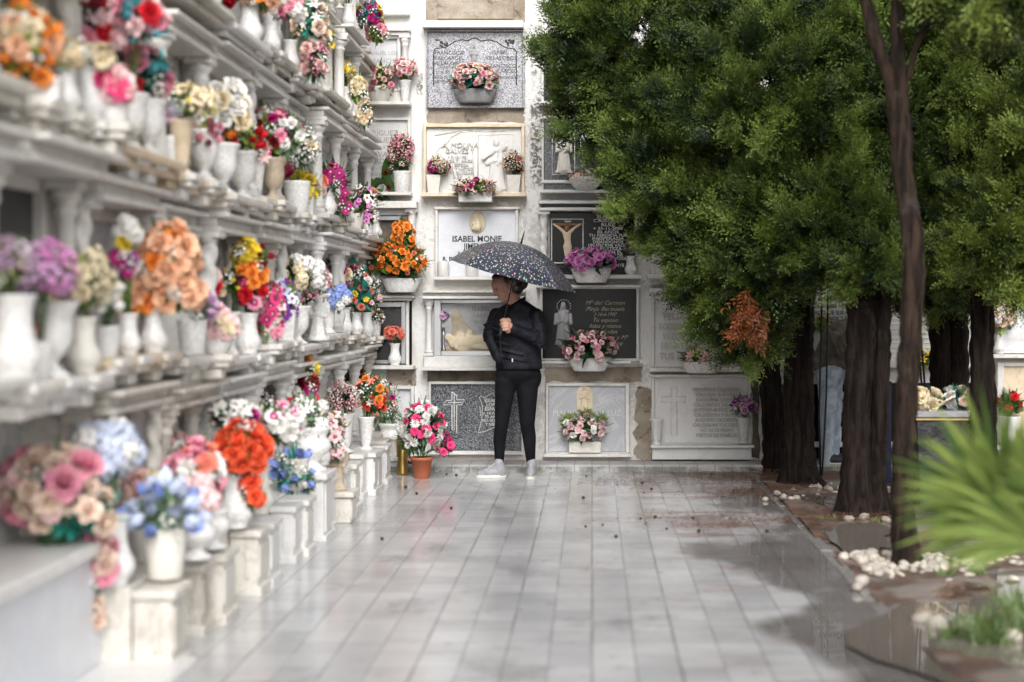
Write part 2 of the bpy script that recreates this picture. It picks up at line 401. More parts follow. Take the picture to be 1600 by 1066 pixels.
def baked(ob):  # evaluate a temporary object (text, remesh) to plain mesh data
    dg = bpy.context.evaluated_depsgraph_get(); me = bpy.data.meshes.new_from_object(ob.evaluated_get(dg)); d = ob.data
    bpy.data.objects.remove(ob)
    (bpy.data.curves if isinstance(d, bpy.types.Curve) else bpy.data.meshes).remove(d)
    return me
def blob(mb, name, mat, parent=None, voxel=.008, smooth=5, org=None):
    me = mb.mesh('tmp', mat); ob = bpy.data.objects.new('tmp', me); COL.objects.link(ob)
    r = ob.modifiers.new('r', 'REMESH'); r.mode = 'VOXEL'; r.voxel_size = voxel; r.use_smooth_shade = True
    if smooth: q = ob.modifiers.new('s', 'SMOOTH'); q.factor = .5; q.iterations = smooth
    m2 = baked(ob); m2.name = name
    o = Vector(org) if org is not None else (parent_world(parent) if parent else Vector())
    m2.transform(Matrix.Translation(-o)); m2.materials.clear(); m2.materials.append(MATS[mat])
    ob = bpy.data.objects.new(name, m2); COL.objects.link(ob)
    if parent: ob.parent = parent
    else: ob.location = o
    return ob
def text_into(mb, body, cx, cz, h, Y, shear=0, bold=.0, width=None, depth=.004, align='CENTER', ext=0.0):
    cu = bpy.data.curves.new('t', 'FONT'); cu.body = body; cu.size = h / .7; cu.align_x = align; cu.align_y = 'CENTER'
    cu.shear = shear; cu.offset = bold * h; cu.resolution_u = 2; cu.extrude = ext
    ob = bpy.data.objects.new('t', cu); COL.objects.link(ob); me = baked(ob)
    vs = [v.co.copy() for v in me.vertices]
    if not vs: return
    k = 1.0
    if width: k = width / max(1e-5, max(v.x for v in vs) - min(v.x for v in vs))
    base = [(cx + v.x * k, Y - depth - v.z - ext, cz + v.y) for v in vs]
    mb.add(base, [tuple(p.vertices) for p in me.polygons])
    bpy.data.meshes.remove(me)

# ------------------------------------------------------------------ flowers
def petal(mb, L, W, ang, tilt, bend, cup, r0=.0, z0=.0, nu=4, mi=0, tip=.83):
    vs = []; r, z = r0, z0; ca, sa = math.cos(ang), math.sin(ang)
    for j in range(nu + 1):
        u = j / nu; w = W * max(.06, math.sin(math.pi * (.12 + tip * u))) ** .8
        a = tilt + bend * u
        for v in (-1, 0, 1):
            q = r - (0 if v == 0 else cup * w * math.sin(a)); zz = z + (0 if v == 0 else cup * w * math.cos(a))
            vs.append((q * ca - v * w * sa, q * sa + v * w * ca, zz))
        r += math.cos(a) * L / nu; z += math.sin(a) * L / nu
    fs = []
    for j in range(nu):
        for v in (0, 1): b = j * 3 + v; fs.append((b, b + 1, b + 4, b + 3))
    mb.add(vs, fs, mi, True)
def rings(specs, seed=1, mb=None, nu=4):
    mb = mb or MB(); q = random.Random(seed)
    for (n, r0, z0, L, W, tilt, bend, cup, mi) in specs:
        ph = q.random() * 6.28
        for i in range(n): petal(mb, L * q.uniform(.9, 1.08), W, ph + 6.2832 * i / n + q.uniform(-.1, .1), R(tilt + q.uniform(-7, 7)), R(bend + q.uniform(-8, 8)), cup, r0, z0, nu, mi)
    return mb
def f_rose(): return rings([(3, .04, 0, .62, .3, 88, 55, .5, 0), (4, .16, 0, .66, .42, 84, 28, .5, 0), (5, .24, -.05, .74, .5, 72, -10, .45, 0), (6, .28, -.1, .85, .55, 52, -40, .4, 0), (6, .3, -.15, .9, .55, 24, -50, .3, 0)], 3)
def f_daisy(): m = rings([(13, .15, 0, .85, .16, 12, -12, .15, 0), (11, .12, .05, .72, .15, 26, -10, .15, 0)], 5); m.ball((0, 0, .08), (.24, .24, .13), 10, 6, 1); return m
def f_gerbera(): m = rings([(18, .2, 0, .8, .13, 8, -14, .1, 0)], 6); rings([(14, .1, .05, .42, .1, 25, -10, .1, 1)], 7, m); m.ball((0, 0, .06), (.16, .16, .1), 10, 6, 2); return m
def f_mum(): return rings([(9, .05, .1, .5, .12, 70, 20, .3, 0), (12, .08, .08, .7, .12, 48, 10, .25, 0), (14, .1, .04, .85, .13, 26, 0, .2, 0), (14, .1, 0, .95, .13, 4, -16, .15, 0)], 8, nu=3)
def f_carnation():
    m = MB(); q = random.Random(9)
    for k, (r, z, tl) in enumerate(((.45, .42, 60), (.65, .34, 45), (.85, .2, 28), (1, .02, 8), (.9, -.12, -10))):
        for i in range(7):
            a = 6.2832 * (i + .3 * k) / 7 + q.uniform(-.15, .15)
            petal(m, r * q.uniform(.85, 1.1), .38, a, R(tl + q.uniform(-14, 14)), R(q.uniform(-40, 30)), q.uniform(-.5, .6), .02, z * .5, 3, 0, .6)
    return m
def f_lily(): m = rings([(6, .05, -.15, 1.15, .24, 50, -62, .35, 0)], 11, nu=5); m.lathe([(.02, 0), (.03, .5), (.001, .55)], n=5, mi=1); return m
def f_orchid(): m = rings([(5, .06, 0, .95, .42, 14, -22, -.1, 0)], 12, nu=4); rings([(3, .02, .05, .4, .16, 50, -20, .3, 1)], 13, m); m.ball((0, 0, .06), .1, 6, 5, 2); return m
def f_hydrangea():
    m = MB(); n = 26
    for i in range(n):
        z = 1 - 1.5 * (i + .5) / n; r = math.sqrt(max(0, 1 - z * z)); a = i * 2.39996
        d = Vector((r * math.cos(a), r * math.sin(a), z)); M = Matrix.Translation(d * .72) @ d.to_track_quat('Z', 'Y').to_matrix().to_4x4() @ Matrix.Scale(.34, 4)
        t = rings([(4, .03, 0, .9, .45, 14, -22, .1, 0)], i, nu=2); m.add(t.v, t.f, 0, True, M)
    return m
def f_tulip(): return rings([(3, .1, 0, 1.25, .5, 82, 22, .5, 0), (4, .2, -.05, 1.2, .5, 70, 30, .5, 0)], 15)
def f_bud(): m = MB(); m.ball((0, 0, .2), (.42, .42, .7), 8, 6); rings([(4, .1, -.2, .8, .35, 70, 30, .4, 0)], 4, m); return m
def f_sprig():
    m = MB(); q = random.Random(5)
    for i in range(22):
        d = Vector((q.gauss(0, 1), q.gauss(0, 1), q.uniform(-.2, 1.2))).normalized() * q.uniform(.6, 1)
        M = Matrix.Translation(d) @ d.to_track_quat('Z', 'Y').to_matrix().to_4x4() @ Matrix.Scale(.24, 4)
        t = rings([(5, .05, 0, .9, .45, 22, -20, .2, 0)], i, nu=2); m.add(t.v, t.f, 0, True, M); m.tube([(0, 0, -.5), d * .5, d], .02, 3, 1)
    return m
FLOWER = dict(rose=f_rose, daisy=f_daisy, gerbera=f_gerbera, chrysanthemum=f_mum, carnation=f_carnation, lily=f_lily, orchid=f_orchid, hydrangea=f_hydrangea, tulip=f_tulip, bud=f_bud, blossom_sprig=f_sprig)
_fm = {}
def flower_mesh(kind, col):
    k = (kind, col)
    if k not in _fm:
        inner = {'gerbera': ['petal_magenta', 'petal_cream'], 'orchid': ['petal_magenta', 'petal_centre'], 'blossom_sprig': ['leaf_green', 'petal_centre']}.get(kind, ['petal_centre', 'petal_centre'])
        _fm[k] = FLOWER[kind]().mesh(kind, ['petal_' + col] + inner)
    return _fm[k]
_lm = {}
def foliage_mesh(col, v, form):
    k = (col, v, form)
    if k in _lm: return _lm[k]
    m = MB(); q = random.Random(hash((col, form)) % 999 + v); n = {'leaf': 46, 'ivy': 20, 'fern': 60, 'grass': 60}[form]
    for i in range(n):
        z = 1 - 1.72 * (i + .5) / n; r = math.sqrt(max(0, 1 - z * z)); a = i * 2.39996 + q.uniform(-.4, .4)
        d = Vector((r * math.cos(a), r * math.sin(a), z))
        d = (d + Vector((q.gauss(0, .3), q.gauss(0, .3), q.gauss(0, .3)))).normalized()
        s = q.uniform(.35, .9); L, W = {'leaf': (.55, .17), 'ivy': (.85, .36), 'fern': (.85, .07), 'grass': (.9, .035)}[form]
        t = MB(); petal(t, L * q.uniform(.7, 1.2), W * q.uniform(.8, 1.2), 0, R(q.uniform(-25, 40)), R(q.uniform(-70, 20)), q.uniform(.1, .5), 0, 0, 4)
        u, w, _ = ground_basis(d); rot = Matrix((d, u, d.cross(u))).transposed().to_4x4() @ Matrix.Rotation(q.uniform(-.9, .9), 4, 'X')
        m.add(t.v, t.f, 0, True, Matrix.Translation(d * s * .62) @ rot)
    for i in range(14):
        a = q.random() * 6.28; r = q.uniform(.1, .8); m.tube([(0, 0, -1), (.3 * r * math.cos(a), .3 * r * math.sin(a), -.4), (r * math.cos(a), r * math.sin(a), q.uniform(0, .5))], .018, 4)
    _lm[k] = m.mesh('foliage', 'leaf_' + col); return _lm[k]

PROF = dict(
    jar=[(.001, 0), (.2, 0), (.23, .02), (.2, .06), (.27, .15), (.315, .26), (.3, .36), (.235, .5), (.2, .66), (.2, .82), (.225, .94), (.25, .98), (.25, 1), (.2, 1), (.17, .9), (.001, .88)],
    urn=[(.001, 0), (.24, 0), (.25, .04), (.18, .08), (.09, .15), (.08, .23), (.17, .31), (.25, .43), (.28, .6), (.27, .8), (.33, .93), (.35, .97), (.34, 1), (.27, 1), (.23, .9), (.001, .88)],
    cone=[(.001, 0), (.2, 0), (.21, .04), (.15, .09), (.11, .12), (.14, .17), (.16, .24), (.235, .9), (.27, .95), (.275, 1), (.22, 1), (.2, .92), (.001, .9)],
    footed=[(.001, 0), (.34, 0), (.36, .05), (.24, .12), (.17, .2), (.2, .27), (.38, .4), (.45, .55), (.42, .68), (.34, .76), (.36, .84), (.42, .92), (.43, .97), (.36, 1), (.3, .94), (.001, .92)],
    pot=[(.001, 0), (.36, 0), (.37, .02), (.49, .84), (.53, .845), (.55, 1), (.5, 1), (.48, .9), (.001, .88)],
    cup=[(.001, 0), (.3, 0), (.33, .05), (.38, .5), (.42, .95), (.43, 1), (.37, 1), (.34, .85), (.001, .83)],
    candle=[(.001, 0), (.36, 0), (.38, .04), (.38, .94), (.36, 1), (.28, 1), (.27, .93), (.001, .92)])
def make_vase(kind, p, h, mat, parent, w=None):
    m = MB()
    if kind == 'planter':      # fluted boat-shaped trough
        w = w or h * 3; pr = [(.001, 0), (.66, 0), (.7, .04), (.86, .45), (.97, .86), (1, .95), (1, 1), (.93, 1), (.88, .88), (.001, .84)]
        m.lathe([(r * w / 2, z * h) for r, z in pr], p, 64, sy=.5, flute=.022, nf=18)
    elif kind == 'bowl':
        w = w or h * 2; pr = [(.001, 0), (.45, 0), (.5, .05), (.8, .4), (.97, .82), (1, .96), (.98, 1), (.9, 1), (.86, .9), (.001, .86)]
        m.lathe([(r * w / 2, z * h) for r, z in pr], p, 48, flute=.02, nf=16)
    elif kind == 'trough':
        w = w or h * 3; d = h * .55
        m.box(p[0] - w / 2, p[0] + w / 2, p[1] - d, p[1] + d, p[2], p[2] + h, .004)
        m.box(p[0] - w / 2 + .012, p[0] + w / 2 - .012, p[1] - d + .012, p[1] + d - .012, p[2] + h - .01, p[2] + h + .003, .002)
    elif kind == 'square':
        a, b = h * .27, h * .38
        vs = [(p[0] + sx * r, p[1] + sy * r, p[2] + z) for r, z in ((a, 0), (b, h), (b * .86, h), (b * .8, h * .9)) for sx, sy in ((-1, -1), (1, -1), (1, 1), (-1, 1))]
        fs = [(3, 2, 1, 0), (12, 13, 14, 15)] + [(j * 4 + i, j * 4 + (i + 1) % 4, j * 4 + 4 + (i + 1) % 4, j * 4 + 4 + i) for j in range(3) for i in range(4)]
        m.add(vs, fs); m.box(p[0] - a * 1.15, p[0] + a * 1.15, p[1] - a * 1.15, p[1] + a * 1.15, p[2], p[2] + h * .06, .002)
    else: m.lathe([(r * h, z * h) for r, z in PROF[kind]], p, 24)
    return m.build({'planter': 'planter', 'trough': 'planter', 'bowl': 'bowl', 'pot': 'pot', 'square': 'pot', 'candle': 'holder'}.get(kind, 'vase'), mat, parent)

FG = 'artificial flowers placed on the niches'
def bouquet(t, Y, ell, fl, leaf='green', form='leaf', seed=0, dy=0.0):
    """ell: (cx, cy, rx, ry) in photo pixels at depth Y; fl: [(kind, colour, count, radius_m)]"""
    q = random.Random(seed * 31 + 5); o = Vector(t.location)
    cx, cy, rx, ry = ell; k = Y / F; c = Vector((X_(cx, Y), Y + dy, Z_(cy, Y))); rx *= k; ry *= k
    place(foliage_mesh(leaf, q.randrange(3), form), 'foliage', t, c - o, Quaternion((0, 0, 1), q.random() * 6), (rx * 1.08, rx * .95, ry * 1.06))
    if form == 'leaf': place(foliage_mesh(q.choice(['green', 'dark', 'sage', leaf]), q.randrange(3), 'fern'), 'foliage', t, c - o + Vector((0, .02, 0)), Quaternion((0, 0, 1), q.random() * 6), (rx * 1.08, rx * .9, ry * 1.05))
    tot = sum(f[2] for f in fl); seq = [f for f in fl for _ in range(f[2])]; q.shuffle(seq)
    for i, (kd, col, _, sz) in enumerate(seq):
        z = 1 - 1.62 * (i + .5) / tot; r = math.sqrt(max(0, 1 - z * z)); a = i * 2.39996 + q.uniform(-.3, .3) + seed
        d = Vector((r * math.cos(a), r * math.sin(a), z)); s = q.uniform(.74, 1.0)
        pos = c - o + Vector((d.x * rx * s, d.y * rx * .9 * s, d.z * ry * s))
        nr = Vector((d.x / rx, d.y / rx - .25 / rx, d.z / ry + .15 / ry)).normalized()
        nr = (nr + Vector((q.gauss(0, .22), q.gauss(0, .22), q.gauss(0, .22)))).normalized()
        place(flower_mesh(kd, col), kd, t, pos, nr.to_track_quat('Z', 'Y') @ Quaternion((0, 0, 1), q.random() * 6.28), sz * q.uniform(.85, 1.15))
_seed = [0]
def pick(px, X): return -X * -F / (925.0 - px) if False else (X * F / (px - 925.0))
def more(b, k, s, fill=0):
    fl = [(a, c, max(1, round(n * k)), r * s) for a, c, n, r in b[1]]
    if fill and sum(f[2] for f in fl) > 8: fl += [('blossom_sprig', 'white', fill, .04), ('bud', 'cream', fill, .018)]
    return (b[0], fl) + tuple(b[2:])
LV = []
def stems(t, top, Y, ells):
    m = MB(); q = random.Random(int(Y * 1000)); top = Vector(top)
    for e in ells:
        c = Vector((X_(e[0], Y), Y - .02, Z_(e[1], Y))); rx, ry = e[2] * Y / F, e[3] * Y / F
        if (c - top).length < .3 * ry: continue
        for i in range(6):
            a = top + Vector((q.uniform(-.018, .018), q.uniform(-.018, .018), -.03)); b = c + Vector((q.uniform(-.6, .6) * rx, q.uniform(-.4, .4) * rx, q.uniform(-.5, .3) * ry)); mid = a.lerp(b, .5) + Vector((0, 0, .12 * (b - a).length))
            m.tube([a, a.lerp(mid, .5) + Vector((0, 0, .02)), mid, mid.lerp(b, .5) + Vector((0, 0, .01)), b], .003, 4)
    if m.v: m.build('stem', 'leaf_green', t)
def left_vase(label, px, row, kind, hpx, mat, bqs, X=-1.87, w=None, z=None, cat='flower vase', name='flower_vase'):
    Y = X * F / (px - 925.0); zz = ledge_z(row, Y) if z is None else z; k = Y / F
    t = thing(name, label, cat, (X, Y, zz), FG); LV.append((row, X, Y, zz, max(.36 * hpx * k if kind not in ('trough', 'planter', 'bowl') else (w or hpx) * k / 2, .05)))
    make_vase(kind, Vector((X, Y, zz)), hpx * k, mat, t, w * k if w else None)
    stems(t, (X, Y, zz + hpx * k), Y, [(b[0][0], b[0][1] + b[0][3] * .06, b[0][2], b[0][3]) for b in bqs])
    for b in bqs:
        e = b[0]; b = more(((e[0], e[1] + e[3] * .06, e[2] * .97, e[3] * .97),) + tuple(b[1:]), 1.65, .6, 3); _seed[0] += 1; bouquet(t, Y, b[0], b[1], *(b[2:4] if len(b) > 2 else ()), seed=_seed[0], dy=-.02)
    return t
def far_vase(label, px, pbase, kind, hpx, mat, bqs, Y=WY - .1, w=None, z=None, cat='flower vase', name='flower_vase'):
    k = Y / F; loc = Vector((X_(px, Y), Y, Z_(pbase, Y) if z is None else z))
    t = thing(name, label, cat, loc, FG)
    make_vase(kind, loc, hpx * k, mat, t, w * k if w else None)
    stems(t, loc + Vector((0, 0, hpx * k)), Y, [b[0] for b in bqs])
    for b in bqs:
        b = more(b, 2.0, .7); _seed[0] += 1; bouquet(t, Y, b[0], b[1], *(b[2:4] if len(b) > 2 else ()), seed=_seed[0], dy=-.02)
    return t
ROWS = [.33, 1.17, 2.0, 2.86, 3.58]
def ledge_z(row, Y):
    kc = int((WY - .16 - Y) / .95); j = ((kc * 7 + row * 5) % 5 - 2) * .016 if row else 0
    if row == 2 and Y < 6.12: return 2.1 + j
    return ROWS[row] + j
#PART2
# ------------------------------------------------------------------ setting
def sheet(name, x0, x1, y0, y1, z, mat, kind='structure', lab=None):
    m = MB(); m.add([(x0, y0, z), (x1, y0, z), (x1, y1, z), (x0, y1, z)], [(0, 1, 2, 3)])
    o = m.build(name, mat); tag(o, lab, None, None, kind); return o
sheet('ground', -150, 150, -150, 150, -.06, 'ground_earth')
sheet('paved_path', LX, 1.30, -6, WY - .46, 0, 'wet_paving')
m = MB(); m.box(LX, 9.0, WY - .46, WY, -.05, .059, .012); tag(m.build('raised_pavement', 'kerb_stone'), None, None, None, 'structure')
m = MB(); q = random.Random(3); nx, ny = 60, 130; vs = []
for j in range(ny + 1):
    for i in range(nx + 1):
        X = 1.345 + 6.5 * (i / nx) ** 1.6; Y = -4 + (WY - .465 + 4) * j / ny
        vs.append((X, Y, .006 + .018 * math.sin(X * 5 + 1.7 * math.sin(Y * 2.1)) * math.sin(Y * 3.1 + X) + q.uniform(-.006, .006)))
m.add(vs, [(j * (nx + 1) + i, j * (nx + 1) + i + 1, (j + 1) * (nx + 1) + i + 1, (j + 1) * (nx + 1) + i) for j in range(ny) for i in range(nx)], 0, True)
tag(m.build('planting_bed', 'soil'), None, None, None, 'structure')
m = MB(); y = -4
while y < WY - .6:
    m.box(1.302, 1.372, y, min(y + .5, WY - .47), -.05, .003 + .003 * math.sin(y * 7), .004); y += .505
tag(m.build('bed_edging', 'edging_stone'), None, None, None, 'structure')
def puddle(cx, cy, rx, ry, z, seed):
    q = random.Random(seed); n = 60; ph = [q.random() * 6.28 for _ in range(4)]; m = MB()
    vs = [(cx, cy, z)] + [(cx + rx * k * math.cos(a), cy + ry * k * math.sin(a), z) for a, k in ((6.2832 * i / n, 1 + .22 * math.sin(2 * 6.2832 * i / n + ph[0]) + .14 * math.sin(5 * 6.2832 * i / n + ph[1]) + .07 * math.sin(11 * 6.2832 * i / n + ph[2])) for i in range(n))]
    m.add(vs, [(0, 1 + i, 1 + (i + 1) % n) for i in range(n)]); tag(m.build('puddle', 'water_film'), None, None, None, 'structure')
puddle(2.15, 6.55, .82, 2.0, .014, 1); puddle(1.62, 9.75, .22, .7, .01, 2); puddle(1.5, 11.55, .13, .5, .009, 3)

# ------------------------------------------------------------------ the two niche walls
wall = thing('niche_wall', 'tall whitewashed burial niche wall closing the end of the path', 'wall', (2, WY, 0))
m = MB(); m.box(LX, 9.5, WY, WY + 1.3, -.05, 5.6, .01); m.build('masonry', 'plaster', wall)
lwall = thing('niche_wall', 'long white burial niche wall crowded with columns and flowers along the left of the path', 'wall', (LX, 5, 0))
m = MB(); m.box(LX - 1.2, LX, -4, WY + 1.3, -.05, 5.2, .01); m.build('masonry', 'plaster', lwall)
def patch(name, x0, x1, y0, y1, mat, rough=.0, seed=1, proud=.006):
    q = random.Random(seed); pts = []
    n = 9
    for (ax, ay, bx, by) in ((x0, y1, x1, y1), (x1, y1, x1, y0), (x1, y0, x0, y0), (x0, y0, x0, y1)):
        for i in range(n):
            u = i / n; pts.append((X_(ax + (bx - ax) * u + q.uniform(-1, 1) * rough, WY), Z_(ay + (by - ay) * u + q.uniform(-1, 1) * rough, WY)))
    m = MB(); m.prism(pts, WY - proud, WY + .02); m.build(name, mat, wall)
patch('bare_and_shade_patch', 668, 818, 577.5, 596, 'dark_concrete_and_shade', 1, 1); patch('bare_and_shade_patch', 850, 1003, 572, 597, 'bare_concrete', 2.5, 2)  # dark strip paints the shade under the ledge; the other is bare concrete
patch('bare_and_shade_patch', 603, 650, 577, 602, 'bare_concrete', 2, 3); patch('bare_and_shade_patch', 993, 1017, 607, 716, 'bare_concrete', 6, 4)
patch('bare_and_shade_patch', 668, 819, 169, 191, 'bare_concrete', 2, 5); patch('bare_and_shade_patch', 848, 1000, 166, 183, 'bare_concrete', 2, 6)
patch('bare_and_shade_patch', 1175, 1186, 590, 716, 'dark_concrete_and_shade', 2, 7)

COLP = [(1.5, 0), (1.5, .05), (1.15, .06), (1.3, .085), (1.3, .1), (1, .12), (.95, .5), (.88, .84), (1.15, .86), (1.15, .88), (.95, .89), (1.2, .93), (1.55, .955), (1.55, 1)]
def column(mb, c, h, r, twisted=False):
    mb.box(c[0] - r * 1.6, c[0] + r * 1.6, c[1] - r * 1.6, c[1] + r * 1.6, c[2], c[2] + h * .05, .003)
    mb.box(c[0] - r * 1.7, c[0] + r * 1.7, c[1] - r * 1.7, c[1] + r * 1.7, c[2] + h * .95, c[2] + h, .003)
    z0 = c[2] + h * .05
    if twisted:
        n = 40; pr = [(r * 1.3, 0), (r * 1.3, h * .03), (r, h * .05)] + [(r * 1.0, h * (.06 + .78 * i / n)) for i in range(n + 1)] + [(r * .9, h * .85), (r * 1.3, h * .88), (r * 1.5, h * .9)]
        mb.lathe(pr, (c[0], c[1], z0), 16, flute=.2, nf=2, twist=2 * math.pi * 5 / h)
    else: mb.lathe([(a * r, b * h * .9) for a, b in COLP], (c[0], c[1], z0), 16)

def bars(mb, rects, d, mats_i=0, back=.01):
    for (x0, x1, y0, y1) in rects: mb.box(X_(x0, WY), X_(x1, WY), WY - d, WY + back, Z_(y1, WY), Z_(y0, WY), .004, mats_i)
def niche(label, slab_r, slab, frame=None, shelves=(), shelf_mat='white_marble', texts=(), tmat='ink_black', slab_d=.02, name='grave_niche', cat='grave niche', group='grave niches of the end wall'):
    x0, x1, y0, y1 = slab_r
    t = thing(name, label, cat, (X_((x0 + x1) / 2, WY), WY, Z_(y1, WY)), group)
    m = MB(); bars(m, [slab_r], slab_d); m.build('slab', slab, t)
    if frame:
        fm, (a, b, c, d) = frame; m = MB()
        if b > x1 + .5 and a < x0 - .5: bars(m, [(a, x0, c, d), (x1, b, c, d)], .06)
        elif a < x0 - .5: bars(m, [(a, x0, c, d)], .06)
        elif b > x1 + .5: bars(m, [(x1, b, c, d)], .06)
        if c < y0 - .5: bars(m, [(x0, x1, c, y0)], .058)
        if d > y1 + .5: bars(m, [(x0, x1, y1, d)], .058)
        m.build('frame', fm, t)
    for sh in shelves:
        (a, b, c, d, dep) = sh[:5]; m = MB(); bars(m, [(a, b, c, d)], dep); m.build(sh[6] if len(sh) > 6 else 'ledge', sh[5] if len(sh) > 5 else shelf_mat, t)
    letter(t, texts, tmat, slab_d)
    return t
def letter(t, texts, tmat, slab_d=.02, name='lettering'):
    if not texts: return
    m = MB()
    for tx in texts:
        body, cx, cy, h = tx[:4]; kw = dict(tx[4]) if len(tx) > 4 else {}
        if 'width' in kw: kw['width'] = kw['width'] * WY / F
        text_into(m, body, X_(cx, WY), Z_(cy, WY), h * WY / F, WY - slab_d, ext=.005 if tmat == 'raised_letter' else 0, **kw)
    m.build(name, tmat, t)
def line_relief(t, name, paths, r, mat, d=.02):
    m = MB()
    for p in paths: m.tube([(X_(a, WY), WY - d, Z_(b, WY)) for a, b in p], r * WY / F, 6)
    return m.build(name, mat, t)
def robed(mb, cx, cz, h, child=True, folds=5, lean=0):
    """standing robed figure, unit height h, base at (cx, cz) in the XZ plane round y = 0"""
    P = lambda x, y, z: (cx + (x + lean * z) * h, y * h, cz + z * h)
    mb.cap(P(0, 0, .1), P(0, 0, .62), .17 * h, .115 * h); mb.ball(P(0, 0, .03), (.2 * h, .16 * h, .04 * h)); mb.ball(P(0, 0, .68), (.155 * h, .1 * h, .1 * h))
    mb.ball(P(0, -.06, .89), (.055 * h, .06 * h, .075 * h)); mb.cap(P(0, .05, .74), P(0, .05, .93), .1 * h, .07 * h)
    for s in (-1, 1): mb.cap(P(s * .15, 0, .68), P(s * .17, -.06, .5), .05 * h, .045 * h); mb.cap(P(s * .17, -.06, .5), P(s * .03, -.16, .55), .04 * h, .03 * h)
    for i in range(folds):
        x = -.14 + .28 * i / (folds - 1); mb.cap(P(x * 1.15, -.165 + abs(x) * .5, .03), P(x * .6, -.14 + abs(x) * .3, .5), .02 * h, .012 * h)
    if child: mb.cap(P(.07, -.15, .55), P(.08, -.14, .68), .06 * h, .045 * h); mb.ball(P(.085, -.15, .75), .05 * h); mb.cap(P(.06, -.18, .56), P(.02, -.18, .47), .03 * h, .02 * h)
def flat_blob(mb, name, mat, t, flat=.5, voxel=.005, smooth=3, y=WY - .02):
    mb.v = [(a, y + b * flat, c) for a, b, c in mb.v]
    return blob(mb, name, mat, t, voxel, smooth)
k_ = WY / F
def PX(px, py): return X_(px, WY), Z_(py, WY)

# ---- end wall, column behind the left corner
t = niche('dark slab at the very top left of the end wall, cut off by the photo', (598, 634, -60, 20), 'blue_grey_marble', ('clean_marble', (588, 641, -64, 24)), [(588, 642, 22, 26, .08)], texts=[('REQUENA', 606, -12, 7), ('ROJAS Y SUS HEROS', 598, 3, 7)], tmat='paint_white')
t = niche('white niche with moulded hood and smooth right column behind rose bowls', (560, 622, 62, 140), 'pale_grey_marble', ('white_marble', (556, 627, 58, 144)), [(545, 643, 47, 52, .12), (545, 641, 52, 58, .09), (540, 641, 144, 163, .05, 'white_marble', 'base'), (540, 644, 163, 168, .2)], texts=[('MANUEL LOPEZ', 602, 84, 6), ('SANCHEZ', 606, 96, 7), ('D.E.P.', 611, 106, 5)], tmat='emboss_grey')
m = MB(); column(m, (X_(634, WY), WY - .06, Z_(144, WY)), (144 - 58) * k_, .028); m.build('column', 'clean_marble', t)
t = niche('cream marble slab with raised grey capitals beside the pink geranium vase', (530, 638, 189, 300), 'clean_marble', ('white_marble', (525, 643, 185, 303)), [(522, 645, 302, 307, .16)], texts=[('J. RODRIGUEZ', 585, 209, 8.2, {'bold': .03}), ('RODRIGUEZ', 583, 220, 8.2, {'bold': .03}), ('† 22 - 1 - 1979', 583, 231.5, 7), ('ANA NAVARRO', 588, 242, 8.2, {'bold': .03}), ('GALLARDO', 581, 252.5, 8.2, {'bold': .03}), ('† 8 - 2 - 02', 581, 263, 7), ('R. DE SUS HIJOS', 586, 273, 5)], tmat='emboss_grey')
t = niche('niche with aluminium door and twisted white column behind the orange roses', (560, 622, 345, 430), 'dark_concrete_and_shade', ('aluminium', (556, 628, 338, 434)), [(545, 654, 316, 327, .16), (520, 640, 327, 337, .05, 'pale_grey_marble', 'lintel'), (530, 656, 434, 439, .14)])
m = MB(); column(m, (X_(645, WY), WY - .07, Z_(434, WY)), (434 - 327) * k_, .03, True); m.build('column', 'clean_marble', t)
t = niche('glass fronted niche with silver door frame and dark interior, pink roses inside', (560, 628, 480, 562), 'dark_backing', ('aluminium', (556, 635, 472, 568)), [(560, 650, 462, 466, .14, 'aged_marble'), (560, 646, 466, 470, .1, 'white_marble'), (635, 640, 470, 570, .045, 'clean_marble', 'side_strip'), (640.4, 644, 470, 570, .03, 'black_granite', 'side_gap'), (545, 650, 570, 576, .2)])
m = MB(); m.box(X_(560, WY), X_(628, WY), WY - .052, WY - .047, Z_(562, WY), Z_(480, WY), .001); m.build('pane', 'glass_pane', t)
t = niche('low grey slab in a white frame, partly hidden by the white and red flower pot', (560, 643, 608, 706), 'pale_grey_marble', ('clean_marble', (556, 648, 603, 710)), [(545, 650, 710, 714, .07)])

# ---- column above and around the woman
t = niche('unfinished niche sealed with bare brown mortar at the top of the wall', (666, 820, -70, 34), 'bare_concrete')
m = MB(); bars(m, [(684, 803, -70, 31)], .035); m.build('mortar_panel', 'bare_concrete', t)
t = niche('speckled grey granite slab with a rose planter and a small praying figure', (669, 817, 51, 166), 'grey_granite', ('grey_granite', (667, 820, 48, 170)), [(662, 819, 36, 47, .13, 'aged_marble', 'hood')],
    texts=[('FRANCISCA', 702, 83.5, 6), ('VALCARCEL', 702, 92, 6), ('VILLALOBOS', 702, 100, 6), ('† 7-7-1992', 702, 107, 4.5), ('A LOS 83 AÑOS', 700, 114, 5), ('RDO. DE TUS HIJOS', 703, 122, 5, {'width': 46}), ('NIETOS Y BISNIETOS', 703, 129, 5, {'width': 46}), ('ISABEL', 782, 83, 6), ('VILLALOBOS', 783, 91.5, 6), ('FRANCISCO', 784, 104, 6), ('VALCARCEL', 784, 112, 6), ('SUS HERMANOS', 784, 122, 5)], tmat='ink_black')
line_relief(t, 'engraved_arch', [[(678, 134), (678, 82), (680, 77.5), (684, 76), (696, 75), (703, 71), (711, 65.5), (722, 63), (732, 64.5), (736, 62), (739, 60.5), (743, 60.3), (748, 62), (751, 65), (764, 63), (776, 66), (786, 73), (794, 76), (804, 77), (807, 81), (807, 134)]], .9, 'ink_black')
m = MB(); q = random.Random(2)
